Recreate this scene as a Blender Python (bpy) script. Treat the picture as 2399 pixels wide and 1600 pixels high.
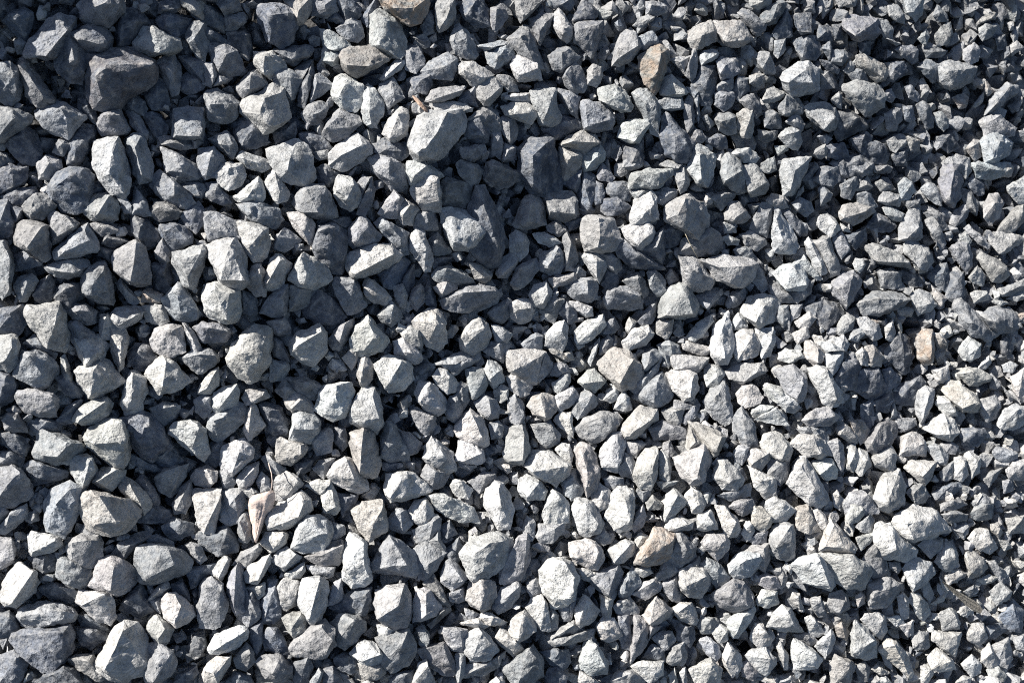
import bpy, bmesh, math, random
import numpy as np
from mathutils import Vector, Matrix

# ------------------------------------------------------------------ camera, sky, sun, exposure
scene = bpy.context.scene
for o in list(bpy.data.objects):
    bpy.data.objects.remove(o)
COL = scene.collection
LENS, PITCH = 35.0, math.radians(60.0)          # looking steeply down onto the flank of a stone heap
CAM_Z = 1.75
cam_data = bpy.data.cameras.new('camera')
cam_data.lens = LENS
cam_data.sensor_width = 36.0
cam_data.sensor_fit = 'HORIZONTAL'
cam_data.clip_start = 0.05
cam_data.clip_end = 100.0
cam_data.dof.use_dof = True
cam_data.dof.focus_distance = 1.2
cam_data.dof.aperture_fstop = 9.0
cam = bpy.data.objects.new('camera', cam_data)
cam.location = (0.0, 0.0, CAM_Z)
cam.rotation_euler = (math.pi / 2 - PITCH, 0.0, 0.0)
COL.objects.link(cam)
scene.camera = cam
CAM_M = Matrix.Translation((0, 0, CAM_Z)) @ Matrix.Rotation(math.pi / 2 - PITCH, 4, 'X')
CAM_R = np.array(CAM_M.to_3x3())
CAM_T = np.array((0, 0, CAM_Z))

SUN_DIR = Vector((-0.665, 0.565, 0.545)).normalized()     # towards the sun, in the camera's axes
SUN_W = (CAM_M.to_3x3() @ SUN_DIR).normalized()
world = bpy.data.worlds.new('World')
scene.world = world
world.use_nodes = True
wn = world.node_tree
sky = wn.nodes.new('ShaderNodeTexSky')
sky.sky_type = 'NISHITA'
sky.sun_disc = False
sky.sun_elevation = math.asin(SUN_W.z)
sky.sun_rotation = math.atan2(SUN_W.x, SUN_W.y)
bg = wn.nodes['Background']
bg.inputs['Strength'].default_value = 0.05
wn.links.new(sky.outputs[0], bg.inputs[0])
sun_data = bpy.data.lights.new('sun', 'SUN')
sun_data.energy = 5.0
sun_data.angle = math.radians(0.5)
sun_data.color = (1.0, 0.955, 0.88)
sun = bpy.data.objects.new('sun', sun_data)
sun.rotation_euler = SUN_W.to_track_quat('Z', 'Y').to_euler()
sun.location = SUN_W * 10
COL.objects.link(sun)
scene.view_settings.view_transform = 'Standard'
scene.view_settings.look = 'None'
scene.view_settings.exposure = 1.06
scene.view_settings.gamma = 1.0
scene.view_settings.use_curve_mapping = False
scene.cycles.use_denoising = False
scene.cycles.filter_width = 1.05
scene.cycles.max_bounces = 4
scene.cycles.diffuse_bounces = 2

rng = np.random.default_rng(7)
random.seed(7)

# ------------------------------------------------------------------ the heap's flank
W, H = 2399.0, 1600.0
K = 36.0 / LENS / W


RELIEF = [(1000, 330, 170, 0.035), (1290, 420, 130, -0.018), (1520, 500, 150, 0.030), (1950, 880, 130, 0.030),
          (2110, 960, 130, -0.040), (560, 640, 170, 0.022), (300, 760, 140, -0.025), (880, 900, 170, 0.02),
          (1700, 1120, 190, 0.025), (400, 1130, 130, -0.025), (2000, 1330, 170, 0.03), (280, 1260, 160, 0.02)]


def depth(px, py):
    """distance in front of the lens of the heap's mean surface, seen in a direction"""
    px = np.asarray(px, float); py = np.asarray(py, float)
    u = px / W * 2 - 1
    v = 1 - np.asarray(py, float) / H * 2
    inv = (1 - 0.15 * u - 0.02 * v - 0.03 * u * v) / 1.22
    d = 1.0 / np.maximum(inv, 0.35)
    d = d + 0.016 * np.sin(3.1 * u + 1.3 * v + 0.6) + 0.012 * np.sin(4.7 * v - 2.9 * u + 2.0)
    for x, y, r, h in RELIEF:
        d = d - h * np.exp(-(((px - x) / r) ** 2 + ((py - y) / r) ** 2))
    d = d - 0.03 * np.clip(v - 0.40, 0, 0.75) ** 2 * (0.75 - 0.5 * u)
    d = d + 0.20 * np.clip(u - 0.55, 0, 0.9) ** 2
    return d


def cam_points(px, py, z):
    """camera-space points from directions and distances"""
    px = np.asarray(px, float); py = np.asarray(py, float)
    return np.stack([(px - W / 2) * K * z, -(py - H / 2) * K * z, -z], -1)


def to_world(p):
    return p @ CAM_R.T + CAM_T


# ------------------------------------------------------------------ value noise
def _hash(ix, iy, iz, seed):
    h = (ix * 374761393 + iy * 668265263 + iz * 2147483647 * 3 + seed * 1274126177) & 0xFFFFFFFF
    h = ((h ^ (h >> 13)) * 1274126177) & 0xFFFFFFFF
    return ((h ^ (h >> 16)) & 0xFFFF) / 32767.5 - 1.0


def vnoise(p, seed=0):
    i = np.floor(p).astype(np.int64)
    f = p - i
    f = f * f * (3 - 2 * f)
    r = 0
    for dx in (0, 1):
        for dy in (0, 1):
            for dz in (0, 1):
                w = (f[:, 0] if dx else 1 - f[:, 0]) * (f[:, 1] if dy else 1 - f[:, 1]) * (f[:, 2] if dz else 1 - f[:, 2])
                r = r + w * _hash(i[:, 0] + dx, i[:, 1] + dy, i[:, 2] + dz, seed)
    return r


# ------------------------------------------------------------------ materials
def new_mat(name):
    m = bpy.data.materials.new(name)
    m.use_nodes = True
    n = m.node_tree
    b = n.nodes['Principled BSDF']
    return m, n, b


def stone_material():
    m, n, b = new_mat('crushed_stone')
    N = n.nodes.new; L = n.links.new
    at = N('ShaderNodeAttribute'); at.attribute_name = 'tone'          # each stone's colour, painted light falloff included
    st = N('ShaderNodeAttribute'); st.attribute_name = 'stain'         # iron staining, only on a few stones
    ge = N('ShaderNodeNewGeometry')

    def noise(scale, detail=4, rough=0.6, dist=0.0):
        t = N('ShaderNodeTexNoise'); t.inputs['Scale'].default_value = scale
        t.inputs['Detail'].default_value = detail; t.inputs['Roughness'].default_value = rough
        t.inputs['Distortion'].default_value = dist
        L(ge.outputs['Position'], t.inputs['Vector'])
        return t

    def ramp(src, stops):
        r = N('ShaderNodeValToRGB'); e = r.color_ramp.elements
        e[0].position, e[0].color = stops[0][0], (*[stops[0][1]] * 3, 1)
        e[1].position, e[1].color = stops[-1][0], (*[stops[-1][1]] * 3, 1)
        for p, c in stops[1:-1]:
            x = e.new(p); x.color = (c, c, c, 1)
        L(src, r.inputs[0]); return r.outputs[0]

    def mul(a, c):
        x = N('ShaderNodeMix'); x.data_type = 'RGBA'; x.blend_type = 'MULTIPLY'; x.inputs[0].default_value = 1
        L(a, x.inputs[6]); L(c, x.inputs[7]); return x.outputs[2]

    def mix(fac, a, col):
        x = N('ShaderNodeMix'); x.data_type = 'RGBA'
        L(fac, x.inputs[0]); L(a, x.inputs[6])
        if isinstance(col, tuple): x.inputs[7].default_value = (*col, 1)
        else: L(col, x.inputs[7])
        return x.outputs[2]

    blotch = ramp(noise(55, 3, 0.55).outputs[0], [(0.3, 0.66), (0.5, 1.0), (0.7, 1.22)])
    grain = ramp(noise(700, 2, 0.7).outputs[0], [(0.3, 0.86), (0.5, 1.0), (0.72, 1.12)])
    streak = ramp(noise(150, 4, 0.72, 1.6).outputs[0], [(0.32, 0.50), (0.46, 0.95), (0.56, 1.02), (0.70, 1.38)])
    c = mul(mul(mul(at.outputs['Color'], blotch), grain), streak)
    # pale rock dust lying in patches
    dust = ramp(noise(95, 3, 0.65, 0.4).outputs[0], [(0.54, 0.0), (0.70, 0.36)])
    c = mix(dust, c, (0.44, 0.43, 0.415))
    # worn, paler arrises and a patchy paler tint on faces that look up
    wear = ramp(ge.outputs['Pointiness'], [(0.50, 0.0), (0.60, 0.38)])
    c = mix(wear, c, (0.50, 0.49, 0.475))
    sx = N('ShaderNodeSeparateXYZ'); L(ge.outputs['True Normal'], sx.inputs[0])
    up = ramp(sx.outputs['Z'], [(0.45, 0.0), (0.95, 1.0)])
    pw = ramp(noise(180, 3, 0.7).outputs[0], [(0.42, 0.0), (0.66, 0.34)])
    c = mix(mul(up, pw), c, (0.47, 0.46, 0.44))
    # thin pale veins and scratches
    v = N('ShaderNodeTexVoronoi'); v.feature = 'DISTANCE_TO_EDGE'; v.inputs['Scale'].default_value = 75
    wv = noise(120, 3, 0.6)
    ad = N('ShaderNodeVectorMath'); ad.operation = 'MULTIPLY_ADD'
    L(wv.outputs[1], ad.inputs[0]); ad.inputs[1].default_value = (0.02, 0.02, 0.02); L(ge.outputs['Position'], ad.inputs[2])
    L(ad.outputs[0], v.inputs['Vector'])
    vein = ramp(v.outputs['Distance'], [(0.0, 0.36), (0.022, 0.0)])
    gate = ramp(noise(40, 2).outputs[0], [(0.5, 0.0), (0.62, 1.0)])
    c = mix(mul(vein, gate), c, (0.50, 0.50, 0.50))
    # small dark pit marks in patches
    pv = N('ShaderNodeTexVoronoi'); pv.inputs['Scale'].default_value = 330; pv.inputs['Randomness'].default_value = 1.0
    L(ad.outputs[0], pv.inputs['Vector'])
    pg = ramp(noise(60, 3, 0.6).outputs[0], [(0.45, 0.0), (0.60, 1.0)])
    pit = ramp(pv.outputs['Distance'], [(0.10, 0.62), (0.30, 0.0)])
    pitm = mul(pit, pg)
    c = mix(pitm, c, (0.085, 0.087, 0.092))
    # rust
    rn = ramp(noise(70, 4, 0.6, 0.6).outputs[0], [(0.38, 0.0), (0.62, 1.0)])
    mm = N('ShaderNodeMath'); mm.operation = 'MULTIPLY'
    L(rn, mm.inputs[0]); L(st.outputs['Fac'], mm.inputs[1])
    c = mix(mm.outputs[0], c, (0.34, 0.235, 0.16))
    L(c, b.inputs['Base Color'])
    b.inputs['Roughness'].default_value = 0.88
    b.inputs['Specular IOR Level'].default_value = 0.25
    b0 = N('ShaderNodeBump'); b0.inputs['Strength'].default_value = 0.55; b0.inputs['Distance'].default_value = 0.007
    L(noise(105, 2, 0.55, 0.3).outputs[0], b0.inputs['Height'])
    b1 = N('ShaderNodeBump'); b1.inputs['Strength'].default_value = 0.7; b1.inputs['Distance'].default_value = 0.005
    L(b0.outputs[0], b1.inputs['Normal'])
    L(noise(230, 4, 0.66).outputs[0], b1.inputs['Height'])
    L(b1.outputs[0], b.inputs['Normal'])
    return m


STONE = stone_material()


def simple_mat(name, col, col2, scale, rough=0.9, bump=0.002):
    m, n, b = new_mat(name)
    t = n.nodes.new('ShaderNodeTexNoise'); t.inputs['Scale'].default_value = scale; t.inputs['Detail'].default_value = 5
    g = n.nodes.new('ShaderNodeNewGeometry'); n.links.new(g.outputs['Position'], t.inputs['Vector'])
    r = n.nodes.new('ShaderNodeValToRGB')
    r.color_ramp.elements[0].position = 0.32; r.color_ramp.elements[0].color = (*col, 1)
    r.color_ramp.elements[1].position = 0.68; r.color_ramp.elements[1].color = (*col2, 1)
    n.links.new(t.outputs[0], r.inputs[0]); n.links.new(r.outputs[0], b.inputs['Base Color'])
    b.inputs['Roughness'].default_value = rough
    bp = n.nodes.new('ShaderNodeBump'); bp.inputs['Distance'].default_value = bump; bp.inputs['Strength'].default_value = 0.7
    n.links.new(t.outputs[0], bp.inputs['Height']); n.links.new(bp.outputs[0], b.inputs['Normal'])
    return m


# ------------------------------------------------------------------ ground: grit and dust under the stones
gx = np.linspace(-0.62 * W, 1.62 * W, 90)
gy = np.linspace(-0.62 * H, 1.62 * H, 70)
GX, GY = np.meshgrid(gx, gy)
gz = depth(GX, GY) + 0.075
gp = to_world(cam_points(GX, GY, gz).reshape(-1, 3))
gp[:, 2] += 0.006 * vnoise(gp * 40, 3)
nx = len(gx)
faces = [(j * nx + i, (j + 1) * nx + i, (j + 1) * nx + i + 1, j * nx + i + 1) for j in range(len(gy) - 1) for i in range(nx - 1)]
me = bpy.data.meshes.new('ground')
me.from_pydata(gp.tolist(), [], faces)
me.materials.append(simple_mat('grit', (0.06, 0.06, 0.065), (0.14, 0.14, 0.14), 260))
ground = bpy.data.objects.new('ground', me)
ground['kind'] = 'structure'
ground['label'] = 'dark grit and dust beneath the crushed stones'
COL.objects.link(ground)

# ------------------------------------------------------------------ stones
BASE = {'a': (0.122, 0.137, 0.166), 'b': (0.255, 0.261, 0.275), 'c': (0.425, 0.42, 0.41),
        't': (0.40, 0.384, 0.362), 'o': (0.40, 0.378, 0.35)}


def tone_of(code, px, py):
    c = np.array(BASE[code])
    k = 1 + rng.normal(0, 0.16)
    # painted light falloff plus dust: stones paler lower down, darker and bluer higher up
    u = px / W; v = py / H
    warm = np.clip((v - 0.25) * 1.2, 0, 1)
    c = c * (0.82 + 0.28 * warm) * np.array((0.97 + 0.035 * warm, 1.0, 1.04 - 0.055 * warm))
    upper_shade = np.clip((u - 0.55) / 0.35, 0, 1) * np.clip((0.55 - v) / 0.35, 0, 1) + 0.5 * np.clip((0.16 - v) / 0.16, 0, 1)  # shade painted into the tone along the top and upper right
    c = c * (1 - 0.26 * min(upper_shade, 1.0)) * np.array((1 - 0.035 * min(upper_shade, 1), 1.0, 1 + 0.035 * min(upper_shade, 1)))
    t, g = rng.normal(0, 0.022), rng.normal(0, 0.012)
    return np.clip(c * k * np.array((1 + t, 1 + g, 1 - t)), 0.04, 0.62)


def rock_mesh(pts, size, edge, seed, rough=1.0, cuts=3):
    """angular broken stone: convex hull, knocked-off corners, uneven broken faces -> verts, tris"""
    bm = bmesh.new()
    vs = [bm.verts.new(p) for p in pts]
    r = bmesh.ops.convex_hull(bm, input=vs)
    junk = [g for g in set(r['geom_interior'] + r['geom_unused']) if isinstance(g, bmesh.types.BMVert) and g.is_valid]
    if junk:
        bmesh.ops.delete(bm, geom=junk, context='VERTS')
    rs = np.random.default_rng(seed)
    cen = np.mean([v.co[:] for v in bm.verts], 0)
    for _ in range(cuts):                                  # knock corners off
        V = np.array([v.co[:] for v in bm.verts])
        k = rs.integers(len(V))
        d = V[k] - cen
        dl = np.linalg.norm(d)
        if dl < 1e-6:
            continue
        d = d / dl + rs.normal(0, 0.22, 3)
        d /= np.linalg.norm(d)
        off = (V - cen) @ d
        pl = cen + d * off.max() * rs.uniform(0.88, 0.965)
        res = bmesh.ops.bisect_plane(bm, geom=list(bm.verts) + list(bm.edges) + list(bm.faces), dist=1e-6,
                                     plane_co=pl, plane_no=d, clear_outer=True)
        ed = [g for g in res['geom_cut'] if isinstance(g, bmesh.types.BMEdge)]
        if ed:
            bmesh.ops.contextual_create(bm, geom=ed)
    bmesh.ops.triangulate(bm, faces=list(bm.faces))
    for _ in range(6):
        le = [e for e in bm.edges if e.calc_length() > edge]
        if not le:
            break
        bmesh.ops.subdivide_edges(bm, edges=le, cuts=1)
        bmesh.ops.triangulate(bm, faces=[f for f in bm.faces if len(f.verts) > 3])
    bmesh.ops.recalc_face_normals(bm, faces=list(bm.faces))
    bmesh.ops.smooth_vert(bm, verts=list(bm.verts), factor=0.05, use_axis_x=True, use_axis_y=True, use_axis_z=True)
    bm.normal_update()
    bm.verts.index_update()
    V = np.array([v.co[:] for v in bm.verts])
    Nn = np.array([v.normal[:] for v in bm.verts])
    F = np.array([[v.index for v in f.verts] for f in bm.faces], dtype=np.int32)
    bm.free()
    q = V / size
    off = seed * 7.31
    a = vnoise(q * 2.6 + off, 1)
    b = vnoise(q * 6.0 + off, 2)
    c = vnoise(q * 13.0 + off, 3)
    step = np.round((a + 0.35 * b) * 2.2) / 2.2            # stepped, splintery breaks
    disp = size * rough * (0.018 * a + 0.032 * step + 0.024 * b + 0.018 * c)
    return V + Nn * disp[:, None], F


STUFF_V, STUFF_F, STUFF_C, STUFF_S = [], [], [], []
stuff_n = 0


def add_stuff(V, F, tone, stain):
    global stuff_n
    STUFF_V.append(V); STUFF_F.append(F + stuff_n)
    STUFF_C.append(np.tile(tone, (len(V), 1))); STUFF_S.append(np.full(len(V), stain))
    stuff_n += len(V)


def build_mesh(name, V, F, C, S, sharp=28):
    me = bpy.data.meshes.new(name)
    me.vertices.add(len(V)); me.vertices.foreach_set('co', V.astype(np.float32).ravel())
    me.loops.add(F.size); me.loops.foreach_set('vertex_index', F.astype(np.int32).ravel())
    me.polygons.add(len(F))
    me.polygons.foreach_set('loop_start', np.arange(0, F.size, 3, dtype=np.int32))
    me.polygons.foreach_set('use_smooth', np.ones(len(F), dtype=bool))
    me.update(calc_edges=True)
    a = me.attributes.new('tone', 'FLOAT_COLOR', 'POINT')
    a.data.foreach_set('color', np.concatenate([C, np.ones((len(V), 1))], 1).astype(np.float32).ravel())
    s = me.attributes.new('stain', 'FLOAT', 'POINT')
    s.data.foreach_set('value', S.astype(np.float32))
    me.set_sharp_from_angle(angle=math.radians(sharp))
    me.materials.append(STONE)
    return me


def poly_area(P):
    return 0.5 * abs(np.sum(P[:, 0] * np.roll(P[:, 1], -1) - P[:, 1] * np.roll(P[:, 0], -1)))


def hull_area(P):
    Q = sorted(map(tuple, P))

    def half(q):
        h = []
        for p in q:
            while len(h) > 1 and (h[-1][0] - h[-2][0]) * (p[1] - h[-2][1]) - (h[-1][1] - h[-2][1]) * (p[0] - h[-2][0]) <= 0:
                h.pop()
            h.append(p)
        return h[:-1]
    return poly_area(np.array(half(Q) + half(Q[::-1])))


def split_notched(P):
    """a notched outline as two stones' worth of convex lumps, a plain one as it is"""
    A = poly_area(P)
    if A / hull_area(P) > 0.90 or len(P) < 6:
        return [P]
    best, cut = A / hull_area(P) + 0.035, None
    n = len(P)
    for i in range(n):
        for j in range(i + 2, n):
            a, b = P[i:j + 1], np.concatenate([P[j:], P[:i + 1]])
            if len(a) < 3 or len(b) < 3:
                continue
            aa, ab = poly_area(a), poly_area(b)
            if min(aa, ab) < 0.14 * A or aa + ab > 1.02 * A:
                continue
            q = A / (hull_area(a) + hull_area(b))
            if q > best:
                best, cut = q, (a, b)
    return list(cut) if cut else [P]


def parse(text):
    out = []
    x0 = y0 = s = 0.0
    for l in text.strip().split('\n'):
        if l[0] == 'T':
            _, x0, y0, s = l.split()
            x0, y0, s = float(x0), float(y0), float(s)
            continue
        o, r, t = l.split('/')
        P = np.array([[float(v) for v in p.split(',')] for p in o.split()]) * s + (x0, y0)
        R = np.array([[float(v) for v in p.split(',')] for p in r.split()]) * s + (x0, y0)
        A = 0.5 * abs(np.sum(P[:, 0] * np.roll(P[:, 1], -1) - P[:, 1] * np.roll(P[:, 0], -1)))
        out.append((P, R, t[0], A))
    return out

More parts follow.
